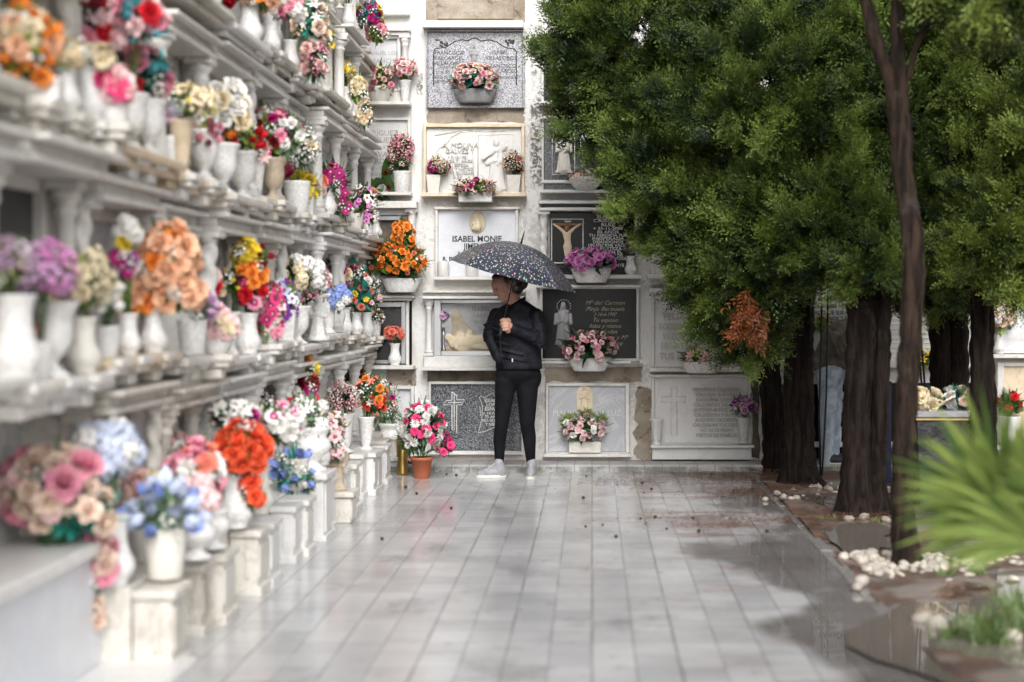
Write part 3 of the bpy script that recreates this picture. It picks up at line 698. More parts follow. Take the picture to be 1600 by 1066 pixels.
for cx in (691, 794):
    for i in range(11): x, z = PX(cx + q.uniform(-9, 9), 68 + q.uniform(-5, 5)); m.ball((x, WY - .02, z), (q.uniform(.006, .017), .004, q.uniform(.006, .014)), 7, 5)
m.build('leaf_ornament', 'ink_black', t)
m = MB(); x, z = PX(741, 104); robed(m, x, z, 34 * k_, False, 5); flat_blob(m, 'relief_figure', 'grey_stone', t, .6, .005)
t = niche('white marble slab carved as an open book, framed in beige with three flower pots', (667, 815, 200, 302), 'clean_marble', ('beige_marble', (662, 820, 195, 303)), [(660, 823, 303, 309, .16, 'beige_marble')],
    texts=[('A. MOLINA', 719, 228, 8, {'shear': .25}), ('GALVEZ Y', 719, 237, 7)] + [(s, 716, 246 + 6.2 * i, 4.6) for i, s in enumerate(('† 3-12-1981', 'A LOS 71 AÑOS', 'TU ESPOSA', 'HIJOS Y NIETOS', 'NO TE OLVIDAN', 'D.E.P.'))], tmat='raised_letter')
line_relief(t, 'carved_book', [[(681, 298), (681, 240), (686, 232), (697, 227), (705, 215), (720, 207), (740, 205)], [(740, 298), (740, 205)], [(747, 298), (747, 212), (803, 210), (803, 298)], [(740, 205), (760, 206), (790, 205)], [(676, 216), (676, 298)], [(680, 212), (725, 204), (738, 203)]], 1.1, 'white_marble')
m = MB(); x, z = PX(776, 298); robed(m, x, z, 84 * k_, True, 6); m.cap((X_(770, WY), -.06, Z_(236, WY)), (X_(755, WY), -.1, Z_(249, WY)), .03, .016); m.cap((X_(782, WY), -.06, Z_(236, WY)), (X_(792, WY), -.1, Z_(229, WY)), .026, .015); flat_blob(m, 'relief_figure', 'clean_marble', t, .35, .006)
t = niche('pale grey marble slab with oval medallion and bold black name above the umbrella', (685, 806, 329, 432), 'blue_grey_marble', ('white_marble', (681, 810, 325, 433)), [(680, 813, 324, 328, .075, 'aged_marble', 'hood'), (679, 814, 433, 438, .13, 'white_marble')],
    texts=[('ISABEL MONJE', 745.5, 374, 9, {'bold': .035, 'width': 77}), ('JIMENEZ', 746, 385.5, 8.6, {'bold': .035, 'width': 43}), ('† 5 - 1 - 1979', 742, 396.5, 6.5, {'bold': .03, 'width': 54}), ('R. DE SU ESPOSO E HIJOS', 742, 405, 6.2, {'bold': .03, 'width': 100})], tmat='ink_black')
m = MB(); x, z = PX(746.5, 348); m.ball((x, WY - .02, z), (13 * k_, .02, 18 * k_), 26, 10); m.build('medallion', 'ivory_stone', t)
m = MB(); m.ball((x + .005, -.03, z + .035), .02); m.cap((x, -.03, z - .04), (x, -.03, z + .01), .038, .024); m.ball((x - .03, -.045, z - .01), .016); m.cap((x - .03, -.04, z - .05), (x - .03, -.04, z - .025), .02, .014); m.cap((x + .02, -.04, z), (x - .03, -.05, z - .03), .013, .01); flat_blob(m, 'medallion_relief', 'ivory_stone', t, .8, .0035, 1, y=WY - .027)
for cx, w, lab in ((692.5, 12, 'short white votive candle at the left end of the sill under the oval medallion'), (737, 10, 'white votive candle half hidden by the umbrella on the medallion sill')):
    o = Vector((X_(cx, WY - .08), WY - .08, Z_(433, WY))); c_ = thing('votive_candle', lab, 'candle', o, 'votive candles'); make_vase('candle', o, 24 * k_, 'clean_marble', c_)
    m = MB(); m.tube([o + Vector((0, 0, 22 * k_)), o + Vector((.002, 0, 25.5 * k_))], .003, 5); m.build('wick', 'ink_black', c_)
t = niche('glass showcase niche with white columns and a pale sculpture of seated and lying figures', (690, 802, 474, 548), 'pale_grey_marble', ('aluminium', (679, 812, 468, 556)), [(663, 822, 454.5, 458, .17, 'aged_marble', 'cornice'), (664, 821, 458, 463, .12, 'white_marble', 'cornice'), (662, 822, 463, 467.5, .16, 'clean_marble', 'cornice'), (664, 820, 556, 573, .1, 'clean_marble', 'base'), (661, 823, 573, 578, .19, 'clean_marble')], texts=[('ISABEL', 752, 483, 7, {'bold': .03}), ('FAMILIA', 757, 494, 7), ('MOLINA', 757, 504, 6), ('D.E.P.', 757, 514, 5)], tmat='emboss_grey')
m = MB(); m.box(X_(690, WY), X_(802, WY), WY - .05, WY - .046, Z_(548, WY), Z_(474, WY), .001); m.build('pane', 'glass_pane', t)
for cx in (671.5, 816): m = MB(); column(m, (X_(cx, WY), WY - .07, Z_(556, WY)), 88.5 * k_, .026); m.build('column', 'clean_marble', t)
m = MB(); f = lambda a, b, d=0: (X_(a, WY), d, Z_(b, WY))
m.cap(f(722, 535), f(717, 505), .11, .055); m.ball(f(714, 495, -.03), .037); m.cap(f(717, 508, .01), f(713, 493, .01), .06, .05); m.cap(f(722, 508), f(735, 520, -.06), .04, .03); m.cap(f(735, 520, -.06), f(724, 532, -.1), .03, .02)
m.cap(f(710, 535, -.08), f(735, 532, -.08), .05, .05); m.ball(f(702, 527, -.08), .036); m.cap(f(735, 532, -.08), f(755, 528, -.09), .045, .035); m.cap(f(755, 528, -.09), f(768, 541, -.08), .034, .02); m.cap(f(738, 537, -.06), f(762, 543, -.07), .042, .02); m.cap(f(708, 530, -.1), f(714, 544, -.12), .024, .014); m.cap(f(700, 545), f(775, 545), .03, .03); m.cap(f(740, 530, .02), f(725, 515, .02), .06, .05)
flat_blob(m, 'sculpture', 'ivory_stone', t, .4, .005, 1)
t = niche('black and white speckled granite slab with a tall outlined cross, at the woman\'s feet', (674, 815, 600, 704), 'salt_pepper_granite', ('clean_marble', (671, 818, 596, 709)), [(670, 819, 705, 709.5, .08, 'clean_marble')],
    texts=[('EDUARDO', 771, 626, 5.2, {'bold': .03, 'width': 27}), ('LOPEZ', 771, 632.5, 5.2, {'bold': .03}), ('ESPAÑA', 771, 639, 5.2, {'bold': .03}), ('+ 19-7-1998', 771, 646, 4.6, {'bold': .02}), ('75 AÑOS', 771, 651.5, 4.6, {'bold': .02}), ('RDO. DE MUJER HIJOS', 775, 657, 4.4, {'bold': .02, 'width': 42}), ('Y NIETOS', 772, 663, 4.4, {'bold': .02})], tmat='paint_white')
line_relief(t, 'outlined_cross', [[(706.5, 612), (714, 618), (714, 624.5), (726, 624.5), (721, 632.5), (714, 632.5), (714, 676), (706.5, 671), (706.5, 632.5), (692.5, 632.5), (698, 625.5), (706.5, 625.5), (706.5, 612)], [(710, 616), (710, 671)], [(700, 629), (721, 628.5)]], .75, 'paint_white')
line_relief(t, 'scroll_outline', [[(752, 627), (749, 621), (752, 618), (757, 622), (764, 617), (770, 614), (773, 619), (790, 618), (796, 622)], [(752, 627), (754, 636), (753, 655), (750, 668), (747, 676), (758, 674), (774, 667), (796, 672)], [(750, 634), (751, 650)]], .55, 'paint_white')

# ---- next column to the right
t = niche('near black speckled slab high up against the dark tree', (850, 997, 62, 160), 'dark_granite', ('clean_marble', (846, 1000, 58, 161)), [(843, 1002, 161, 165.5, .14)])
t = niche('dark blue speckled slab with a white standing figure under a pointed arch', (850, 997, 190, 297), 'dark_granite', ('clean_marble', (847, 1000, 186, 299)), [(844, 1002, 183.5, 188, .1, 'clean_marble', 'hood'), (846, 1000, 283, 287.5, .1, 'clean_marble'), (844, 1003, 299, 303.5, .16, 'clean_marble')],
    texts=[('Alejandro', 906, 216.5, 8.5, {'align': 'LEFT'}), ('Fernandez', 906, 226.5, 8, {'align': 'LEFT'}), ('† 3-5-2001', 908, 237, 7, {'align': 'LEFT'})], tmat='paint_white')
line_relief(t, 'arch_outline', [[(863, 273), (863, 217), (865, 212), (869, 207), (875, 201), (880, 199.5), (886, 201), (892, 207), (896, 212), (898, 217), (898, 273), (863, 273)], [(863, 217), (872, 215), (873, 209), (880, 203), (887, 209), (888, 215), (898, 217)]], .8, 'paint_white')
m = MB(); x, z = PX(881, 269); robed(m, x, z, 64 * k_, True, 6); m.box(x - .075, x + .075, -.04, .02, z - .01, z + .012, .003); flat_blob(m, 'relief_figure', 'white_stone', t, .7, .0035, 1)
t = niche('black slab with a framed crucifix picture, twisted column and long white epitaph', (859, 992, 332, 429), 'black_granite', None, [(842, 1001, 315, 320, .14, 'clean_marble', 'cornice'), (846, 999, 320, 326, .1, 'black_granite', 'cornice'), (843, 1001, 326, 331, .15, 'clean_marble', 'cornice'), (844, 1001, 430, 436, .17, 'clean_marble')],
    texts=[(s, 950, y, h, {'bold': .035, 'width': w}) for s, y, h, w in (('EUSEBIO', 339.5, 4.6, 34), ('CRISOLES', 345.3, 5, 46), ('RUIZ', 351.8, 5, 22), ('+ 25-11-2008', 357.5, 4.4, 46), ('86 AÑOS', 363, 4.4, 34), ('TU PERDIDA FUE', 368.2, 4.4, 60), ('INESPERADA', 373.3, 4.4, 50), ('DEJANDONOS', 378.5, 4.4, 47), ('UN ENORME VACIO', 383.8, 4.4, 62), ('Y TRISTEZA', 389, 4.4, 44), ('PERO EN EL', 394.2, 4.4, 44), ('CORAZON DE', 399.4, 4.4, 46), ('TODOS TE AMAMOS', 404.6, 4.4, 58), ('ETERNAMENTE', 415, 4.6, 50))], tmat='paint_white')
m = MB(); column(m, (X_(850, WY), WY - .075, Z_(430, WY)), 99 * k_, .032, True); m.build('column', 'clean_marble', t)
m = MB(); bars(m, [(861, 863, 342, 412), (910, 912, 342, 412)], .034); bars(m, [(863, 910, 342, 344), (863, 910, 410, 412)], .033); m.build('picture_frame', 'clean_marble', t)
m = MB(); bars(m, [(865, 909, 349, 353), (885, 890, 345, 411)], .032); m.build('wooden_cross', 'wood', t)
m = MB(); bars(m, [(882, 893, 345.3, 347.6)], .036); m.build('plaque', 'white_stone', t)
m = MB(); f = lambda a, b, d=-.03: (X_(a, WY), d, Z_(b, WY))
m.cap(f(886, 366), f(887, 377), .038, .028); m.cap(f(887, 377), f(887, 384), .028, .034)
for s in (-1, 1): m.cap(f(886 + 5 * s, 363), f(886 + 13 * s, 356), .017, .012); m.cap(f(886 + 13 * s, 356), f(886 + 21 * s, 351), .012, .009); m.cap(f(887 + 2.5 * s, 385), f(887 + 2 * s, 398), .025, .018); m.cap(f(887 + 2 * s, 398), f(886.5 + .8 * s, 410), .016, .01)
flat_blob(m, 'crucified_figure', 'skin_stone', t, .5, .004, 2, WY - .03)
m = MB(); m.ball((X_(885.5, WY), WY - .062, Z_(358.5, WY)), (.02, .018, .027), 10, 8); m.build('figure_head', 'wood', t)
t = niche('black satin slab in a white frame with a grey haloed figure and slanted gilt script', (848, 994, 452, 560), 'black_granite', ('clean_marble', (844, 998, 448, 563)), [(838, 1000, 445.5, 450, .13, 'clean_marble', 'hood'), (843, 1003, 563, 567.5, .14, 'clean_marble'), (985, 999, 563.5, 566.5, .146, 'grey_stone', 'maker_plate')],
    texts=[(s, 945 + dx, y, h, {'shear': .42, 'width': w}) for s, y, h, w, dx in (('Mª del Carmen', 473.5, 6.5, 62, 0), ('Pinja Barzuela', 483, 6.5, 60, 0), ('† 10-6-1997', 491.5, 5.5, 36, 0), ('Tu esposo', 500.5, 6.5, 38, 0), ('hijos y nietos', 509.5, 6.5, 50, 0), ('no te olvidan', 518.5, 6.5, 50, -6), ('tu hermano y Mª', 527.5, 6.5, 66, 2), ('20-5-2010', 538, 5.5, 34, 10))], tmat='gilt')
m = MB(); x, z = PX(880, 540); robed(m, x, z, 70 * k_, True, 7); flat_blob(m, 'relief_figure', 'relief_grey', t, .6, .0035, 1)
m = MB()
for i in range(13): a = R(-40 + 260 * i / 12); m.ball((X_(881 + 10.5 * math.cos(a), WY), WY - .022, Z_(479 - 10.5 * math.sin(a), WY)), (.007, .005, .007), 6, 4)
m.build('halo_stars', 'relief_grey', t)
t = niche('cloudy grey marble slab with a small ivory arched relief, above the white flower box', (857, 977, 603, 706), 'grey_marble', ('white_marble', (853, 983, 598, 707)), [(849, 986, 707, 713, .1, 'white_marble')],
    texts=[('MANUEL DE LA LUZ', 917, 645.5, 9, {'width': 106})], tmat='clean_marble')
pl = [PX(901 + 0, 640), PX(926, 640), PX(926, 614), PX(924.5, 608.5), PX(921, 604.5), PX(913.5, 602.5), PX(906, 604.5), PX(902.5, 608.5), PX(901, 614)]
m = MB(); m.prism(pl, WY - .045, WY); m.build('arched_plaque', 'ivory_stone', t)
m = MB(); x, z = PX(913.5, 652); robed(m, x, z + .05, 42 * k_, False, 2); flat_blob(m, 'plaque_relief', 'ivory_stone', t, .5, .0035, 1, WY - .047)

# ---- columns seen past and under the trees
niche('white slab mostly hidden behind the tree foliage, third row up', (1022, 1168, 330, 430), 'clean_marble', ('white_marble', (1017, 1172, 326, 430)), [(1010, 1175, 430, 436, .14, 'white_marble')])
t = niche('white slab with raised block capitals just left of the hanging tree branch', (1022, 1168, 459, 573), 'clean_marble', ('white_marble', (1018, 1172, 455, 574)), [(1013, 1176, 451, 457, .12, 'white_marble', 'hood'), (1014, 1176, 574, 580, .16, 'aged_marble')],
    texts=[('FELIX', 1053, 495, 10, {'bold': .04}), ('RODRIGUEZ', 1057, 511, 10, {'bold': .04, 'width': 56}), ('VAZQUEZ', 1058, 526, 10, {'bold': .04, 'width': 46}), ('1895-1983', 1060, 541, 10, {'bold': .04, 'width': 56}), ('TUS HIJOS', 1060, 557, 10, {'bold': .04, 'width': 60})], tmat='raised_letter')
line_relief(t, 'raised_cross', [[(1101, 492), (1101, 532)], [(1092, 505), (1112, 505)]], 2, 'white_marble')
t = niche('white slab with a raised cross and dense raised lettering between two vases', (1022, 1168, 590, 692), 'clean_marble', ('clean_marble', (1018, 1172, 588, 693)), [(1015, 1174, 584.5, 588.5, .1, 'white_marble', 'hood'), (1015, 1175, 693, 697, .2, 'clean_marble'), (1018, 1172, 697, 716, .13, 'clean_marble', 'base')],
    texts=[(s, 1119, 609 + 7.9 * i, 5.4, {'bold': .03, 'width': w}) for i, (s, w) in enumerate((('FERNANDO CALDERON', 72), ('VALLEJO 2-3-1973', 66), ('JOAQUINA GARCIA', 64), ('CALDERON 1-5-1989', 72), ('ANTONIO MUÑOZ LAZO', 72), ('CALDERON 7-8-1994', 70), ('AUGUSTO CALDERON', 66), ('CALDERON TUS HIJOS', 74), ('NO OS OLVIDAN', 50), ('NIETOS DE FAMILIA', 64)))], tmat='raised_letter')
line_relief(t, 'raised_cross', [[(1049, 606), (1057, 606), (1057, 620), (1071, 620), (1071, 628), (1057, 628), (1057, 680), (1049, 680), (1049, 628), (1034, 628), (1034, 620), (1049, 620), (1049, 606)]], 1.2, 'white_marble')
niche('white slab with black capitals above the man bending behind the trunks', (1206, 1352, 440, 565), 'clean_marble', ('white_marble', (1201, 1357, 436, 570)), [(1196, 1360, 570, 577, .14, 'aged_marble')],
    texts=[('Y SU', 1296, 450, 8, {}), ('CAMACHO', 1303, 467, 9, {'bold': .03, 'width': 48}), ('20-9-2000   53 AÑOS', 1310, 479, 6, {'bold': .02, 'width': 76}), ('RDO. DE SUS HIJOS', 1306, 489, 6.4, {'bold': .02, 'width': 66}), ('HERMANOS Y FAMILIA', 1308, 498, 6.4, {'bold': .02, 'width': 76})], tmat='ink_black')
t = niche('black slab low down behind the bending man, with faint grey numerals', (1206, 1352, 600, 690), 'black_granite', ('clean_marble', (1201, 1357, 595, 693)), [(1196, 1360, 693, 697, .12), (1201, 1357, 697, 716, .05, 'black_granite', 'base')], texts=[('HIJO', 1309, 653, 6)], tmat='relief_grey')
t = niche('ribbed pale slab seen between the thin trunk and the thick dark one', (1386, 1530, 440, 565), 'white_marble', ('white_marble', (1381, 1535, 436, 568)), [(1376, 1538, 568, 574, .14, 'aged_marble')])
m = MB()
for i in range(16): bars(m, [(1390, 1478, 446 + 7.4 * i, 448.6 + 7.4 * i)], .026)
m.build('ribbing', 'clean_marble', t)
line_relief(t, 'scrollwork', [[(1508 + 3 * math.sin(i * .9), 450 + i * 5) for i in range(23)], [(1511 - 3 * math.sin(i * .9 + 1), 450 + i * 5) for i in range(23)]], 1.2, 'clean_marble')
niche('black slab low behind the container of discarded flowers', (1386, 1530, 598, 690), 'black_granite', ('clean_marble', (1381, 1535, 593, 694)), [(1376, 1538, 694, 699, .12)])
niche('plain grey marble slab behind the cream rose vase at the right edge', (1556, 1700, 440, 548), 'pale_grey_marble', ('clean_marble', (1551, 1705, 436, 552)), [(1544, 1708, 553, 559, .16, 'white_marble')], texts=[('ESTEBAN', 1592, 531, 7, {})], tmat='white_stone')
niche('beige slab with white side bars under the cream roses at the right edge', (1566, 1690, 572, 690), 'beige_marble', ('clean_marble', (1556, 1700, 566, 694)), [(1548, 1706, 694, 700, .22)])

# ------------------------------------------------------------------ left wall: one marble front per niche
ORD = ['nearest the end wall', 'second from the end wall', 'third from the end wall', 'fourth from the end wall', 'fifth from the end wall', 'sixth from the end wall', 'seventh from the end wall', 'eighth from the end wall', 'ninth from the end wall', 'tenth from the end wall']
RN = ['ground row', 'waist row', 'row above eyes', 'high row', 'topmost row']
PITCH = .95
def left_niche(kc, row):
    q = random.Random(kc * 17 + row * 101); yc = WY - .16 - PITCH * (kc + .5); y0, y1 = yc - PITCH / 2 + .005, yc + PITCH / 2 - .005
    zb = ledge_z(row, yc); top = (ROWS + [4.3])[row + 1] - .05 if not (row == 1 and yc < 6.12) else 2.05
    H = top - zb; ch = H * q.uniform(.76, .83); twist = q.random() < .42; gap = q.random() < .8
    slab = q.choice(['clean_marble', 'white_marble', 'grey_marble', 'dark_granite', 'grey_granite', 'pale_grey_marble', 'dark_backing']); stone = q.choice(['white_marble', 'clean_marble', 'clean_marble', 'white_marble', 'aged_marble'])
    fx = LX + q.choice([.38, .4, .42]) if row else LX + .5
    cols = q.random() < .85; colword = ('twisted colonnettes' if twist else 'smooth colonnettes') if cols else 'flat pilasters'; sl = {'clean_marble': 'white', 'white_marble': 'off white', 'grey_marble': 'grey marble', 'dark_granite': 'dark granite', 'grey_granite': 'speckled grey', 'pale_grey_marble': 'pale grey', 'dark_backing': 'dark glass'}[slab]
    t = thing('grave_niche', f'{sl} left-wall niche front, {colword}, {RN[row]}, {ORD[kc]}', 'grave niche', (LX, yc, zb), 'grave niches of the left wall')
    m = MB(); m.box(LX - .01, LX + .11, yc - .36, yc + .36, zb, zb + ch, .004); m.build('slab', slab, t)
    m = MB()
    for a, b in ((-.42, -.36), (.36, .42)): m.box(LX - .01, LX + .15, yc + a, yc + b, zb, zb + ch, .005)
    m.box(LX - .01, LX + .148, yc - .36, yc + .36, zb + ch - .05, zb + ch, .005); m.build('frame', stone, t)
    r = q.uniform(.032, .043); cx_ = LX + q.choice([.26, .29, .32])
    for s in (-1, 1):
        cyy = yc + s * .4; busy = any(v[0] == row and abs(v[2] - cyy) < v[4] * .75 + .07 and v[1] < -1.72 for v in LV)
        m = MB()
        if cols: column(m, (LX + .22 if busy else cx_, cyy - s * .01, zb), ch, r, twist); m.build('column', stone, t)
        else: m.box(LX + .0, LX + .2, cyy - .055, cyy + .055, zb, zb + ch, .006); m.box(LX + .2, LX + .22, cyy - .035, cyy + .035, zb + .06, zb + ch - .07, .004); m.box(LX, LX + .24, cyy - .06, cyy + .06, zb + ch - .05, zb + ch, .004); m.build('pilaster', stone, t)
    # entablature: stacked mouldings
    m = MB(); z = zb + ch; cd = (cx_ - LX + .075) if cols else .26
    for dx, dz, ex in ((cd, .026, 0), (cd - .025, .045, -.015), (cd + q.uniform(.01, .05), .022, .0)):
        m.box(LX - .01, LX + dx, yc - .44 - ex, yc + .44 + ex, z, z + dz, .005); z += dz
    if q.random() < .2:
        zt = min(z + .075, top - .012); pts = [(yc - .42, z), (yc + .42, z), (yc + .1, zt), (yc - .1, zt)]
        vs = [(LX - .01, a, b) for a, b in pts] + [(LX + cd - .03, a, b) for a, b in pts]
        m.add(vs, convex(vs, [(0, 1, 2, 3), (4, 5, 6, 7), (0, 1, 5, 4), (1, 2, 6, 5), (2, 3, 7, 6), (3, 0, 4, 7)]))
    m.build('cornice', stone, t)
    if row == 4: return
    # the ledge this front stands on
    if row > 0:
        for v in LV:   # a stepped bracket carries each vase that stands in front of the ledge
            if v[0] == row and y0 - .02 <= v[2] < y1 + .02 and abs(v[3] - zb) < .02:
                w = max(.085, v[4] * .9); ex = v[1] + max(.085, min(.11, v[4]))
                m = MB(); m.box(fx - .02, ex, v[2] - w, v[2] + w, zb - .034, zb - .0005, .006); m.box(fx - .05, ex - .02, v[2] - w * .85, v[2] + w * .85, zb - .062, zb - .034, .006); m.box(LX + .1, ex - .06, v[2] - w * .6, v[2] + w * .6, zb - .12, zb - .062, .01); m.build('bracket', q.choice([stone, 'white_marble', 'aged_marble', 'clean_marble']), t)
        m = MB(); m.box(LX - .01, fx, y0, y1, zb - .04, zb - .002, .008); m.box(LX - .01, fx - .05, y0 + .01, y1 - .01, zb - .075, zb - .04, .006); m.build('ledge', q.choice([stone, 'white_marble', 'beige_marble' if q.random() < .3 else 'aged_marble']), t)
        if q.random() < .5:
            m = MB(); m.box(LX - .01, LX + .2, y0 + .06, y1 - .06, zb - .15, zb - .076, .005); m.build('fascia', q.choice(['dark_granite', 'aged_marble', 'bare_concrete', 'grey_marble']), t)
    else:
        h = zb - .002; m = MB(); m.box(LX - .01, fx - .06, y0, y1, -.02, h, .006); m.build('base', stone, t)
        for s in (-1, 1):
            m = MB(); w = q.uniform(.1, .14); px = LX + q.uniform(.53, .6); hh = h - q.uniform(0, .04); c = yc + s * .36
            m.box(fx - .055, px, c - w, c + w, -.01, hh - .035, .006); m.box(fx - .055, px + .02, c - w - .02, c + w + .02, hh - .035, hh, .006)
            m.box(px - .01, px + .008, c - w + .02, c + w - .02, .08, hh - .07, .004); m.box(fx - .055, px + .02, c - w - .015, c + w + .015, -.01, .04, .006)
            m.box(fx + .02, px - .04, c - w - .01, c - w + .005, .08, hh - .07, .004)
            m.build('pedestal', stone, t)
# grave chest in the left foreground
t = thing('grave_chest', 'large plain pale marble chest with a wide top slab, nearest the camera at lower left', 'grave chest', (LX, 5.2, 0), None)
m = MB(); m.box(LX, -1.87, 3.4, 6.28, .04, .47, .008); m.build('body', 'blue_grey_marble', t)
m = MB(); m.box(LX, -1.84, 3.38, 6.32, .47, .52, .008); m.build('top_slab', 'clean_marble', t)
m = MB(); m.box(LX, -1.53, 3.3, 6.2, -.01, .045, .01); m.build('plinth', 'clean_marble', t)
#PART3
# ------------------------------------------------------------------ flowers on the end wall
fv = far_vase
fv('fluted white bowl of small pink and cream roses beside the slim footed vase', 590, 163, 'bowl', 26, 'white_stone', [((588, 128, 29, 28), [('rose', 'blush', 10, .04), ('rose', 'pink', 8, .04), ('rose', 'cream', 6, .035)], 'lime')], w=46, name='flower_bowl', cat='flower bowl')
fv('slim white footed vase of pink edged roses beside the smooth column', 633, 163, 'cone', 37, 'ceramic_white', [((632, 109, 19, 16), [('rose', 'palepink', 8, .042), ('rose', 'pink', 6, .04)], 'lime')])
fv('white waisted vase of pink geraniums at the right end of its sill', 628, 302, 'cup', 34, 'ceramic_white', [((627, 236, 19, 25), [('blossom_sprig', 'pink', 12, .06), ('blossom_sprig', 'blush', 8, .05)], 'green'), ((626, 258, 16, 9), [('blossom_sprig', 'palepink', 3, .04)], 'green')], w=30)
fv('white fluted trough with a tall spire of orange roses beside the twisted column', 627, 457, 'planter', 22, 'ceramic_white', [((627, 412, 38, 28), [('rose', 'orange', 22, .05), ('rose', 'coral', 4, .035), ('daisy', 'white', 6, .022)], 'green'), ((631, 368, 17, 28), [('rose', 'orange', 9, .048)], 'green'), ((652, 410, 16, 24), [('rose', 'peach', 3, .03)], 'sage', 'fern')], w=62, z=Z_(457, WY - .19), Y=WY - .19, name='flower_planter', cat='flower planter')
fv('second bunch of orange roses in the shadowed niche left of the spire', 588, 434, 'cup', 22, 'ceramic_white', [((590, 405, 27, 30), [('rose', 'orange', 14, .048), ('rose', 'coral', 4, .03), ('daisy', 'white', 5, .02)], 'green')])
fv('small white jar of pink roses inside the glass fronted niche', 617, 566, 'jar', 34, 'ceramic_white', [((615, 522, 15, 11), [('rose', 'coral', 8, .045)], 'teal')], Y=WY - .035 - .08, z=Z_(570, WY))
fv('dark grey fluted planter of pale pink roses on the speckled granite slab', 743, 163, 'planter', 20, 'grey_stone', [((741, 123, 37, 25), [('rose', 'blush', 18, .046), ('rose', 'rosecream', 10, .04), ('rose', 'pink', 4, .034)], 'teal')], w=68, z=Z_(163, WY), Y=WY - .11, name='flower_planter', cat='flower planter')
fv('white square pot of cream blossom and magenta buds, left on the beige sill', 678, 303, 'square', 29, 'white_stone', [((685, 262, 17, 16), [('blossom_sprig', 'rosecream', 13, .045), ('rose', 'magenta', 4, .032)], 'green')], name='flower_pot', cat='flower pot')
fv('white square pot of dried cream blossom, right end of the beige framed sill', 803, 303, 'square', 29, 'white_stone', [((802, 256, 16, 18), [('blossom_sprig', 'rosecream', 14, .046), ('rose', 'red', 3, .032)], 'dark')], name='flower_pot', cat='flower pot')
fv('white oblong box of cream and pink blossom hung on the beige sill', 743, 318, 'trough', 15, 'ceramic_white', [((742, 294, 34, 15), [('blossom_sprig', 'rosecream', 18, .045), ('lily', 'pink', 5, .05), ('rose', 'magenta', 4, .03)], 'lime')], w=52, Y=WY - .21, z=Z_(316, WY - .21), name='flower_planter', cat='flower planter')
fv('steel bud vase of lilac flowers behind the showcase glass', 693, 548, 'urn', 37, 'steel', [((693, 495, 9, 9), [('carnation', 'lilac', 7, .035)], 'green')], Y=WY - .035, w=None, z=Z_(548, WY)) if False else None
fv('white round bowl of pale pink daisies under the arched white figure', 915, 299, 'bowl', 21, 'ceramic_white', [((908, 277, 21, 9), [('daisy', 'blush', 10, .042), ('daisy', 'palepink', 6, .04)], 'green')], w=52, name='flower_bowl', cat='flower bowl')
fv('white fluted planter of orchid pink roses under the crucifix picture', 924, 442, 'planter', 24, 'ceramic_white', [((922, 408, 40, 21), [('rose', 'orchid', 26, .052), ('blossom_sprig', 'lilac', 5, .04)], 'green')], w=64, Y=WY - .25, z=Z_(442, WY - .25), name='flower_planter', cat='flower planter')
fv('small white jar with faint lilac sprigs, right of the orchid pink roses', 985, 430, 'jar', 30, 'ceramic_white', [((984, 388, 9, 14), [('blossom_sprig', 'lilac', 6, .03)], 'green')], w=30)
fv('white fluted planter with a dome of pale pink flowers below the black satin slab', 921, 580, 'planter', 21, 'ceramic_white', [((920, 545, 43, 27), [('carnation', 'palepink', 24, .044), ('carnation', 'pink', 12, .04)], 'dark')], w=68, Y=WY - .2, z=Z_(580, WY - .2), name='flower_planter', cat='flower planter')
t = fv('white box of pale carnations with spiky green leaves on the cloudy grey slab', 914, 707, 'trough', 17, 'white_stone', [((911, 671, 34, 22), [('carnation', 'palepink', 20, .046), ('carnation', 'white', 7, .04)], 'green')], w=50, Y=WY - .07, name='flower_planter', cat='flower planter')
for cx, cy in ((888, 655), (938, 655), (916, 648)):
    o = Vector(t.location); place(foliage_mesh('lime', 1, 'fern'), 'spiky_leaf', t, Vector((X_(cx, WY), WY - .08, Z_(cy, WY))) - o, None, (.075, .05, .07))
fv('white boat shaped planter of pink striped lilies beside the hanging branch', 1097, 583, 'planter', 18, 'ceramic_white', [((1090, 557, 25, 14), [('lily', 'blush', 10, .05), ('bud', 'magenta', 4, .02)], 'lime')], w=64, Y=WY - .2, z=Z_(583, WY - .2), name='flower_planter', cat='flower planter')
fv('empty small white stone vase at the left end of the lettered grave', 1025, 693, 'footed', 41, 'clean_marble', [], w=16) if False else None
o = Vector((X_(1026, WY - .12), WY - .12, Z_(693, WY))); t = thing('stone_vase', 'empty slim white stone vase at the left end of the lettered white grave', 'vase', o); make_vase('cone', o, 40 * k_, 'clean_marble', t)
fv('slim white vase of purple gerberas at the right end of the lettered grave', 1162, 693, 'cone', 41, 'ceramic_white', [((1163, 634, 20, 17), [('gerbera', 'lilac', 7, .055), ('gerbera', 'purple', 4, .05), ('daisy', 'white', 4, .025)], 'lime')])
fv('white vase of white roses low beside the bending man', 1305, 693, 'cup', 26, 'ceramic_white', [((1305, 628, 15, 26), [('rose', 'white', 12, .045)], 'green')])
fv('purple and lime flowers seen above the back of the bending man', 1284, 570, 'jar', 38, 'ceramic_white', [((1284, 508, 16, 15), [('tulip', 'purple', 7, .035), ('carnation', 'yellow', 3, .03)], 'lime')])
fv('yellow green flowers in a pale pot between the trunks', 1440, 568, 'cup', 18, 'ceramic_white', [((1440, 562, 22, 16), [('lily', 'yellow', 7, .05)], 'lime')], Y=WY - .12)
fv('tall bunch of cream roses in a white vase at the right edge', 1561, 553, 'jar', 29, 'ceramic_white', [((1565, 493, 20, 30), [('rose', 'rosecream', 14, .055), ('rose', 'white', 7, .05)], 'lime')])
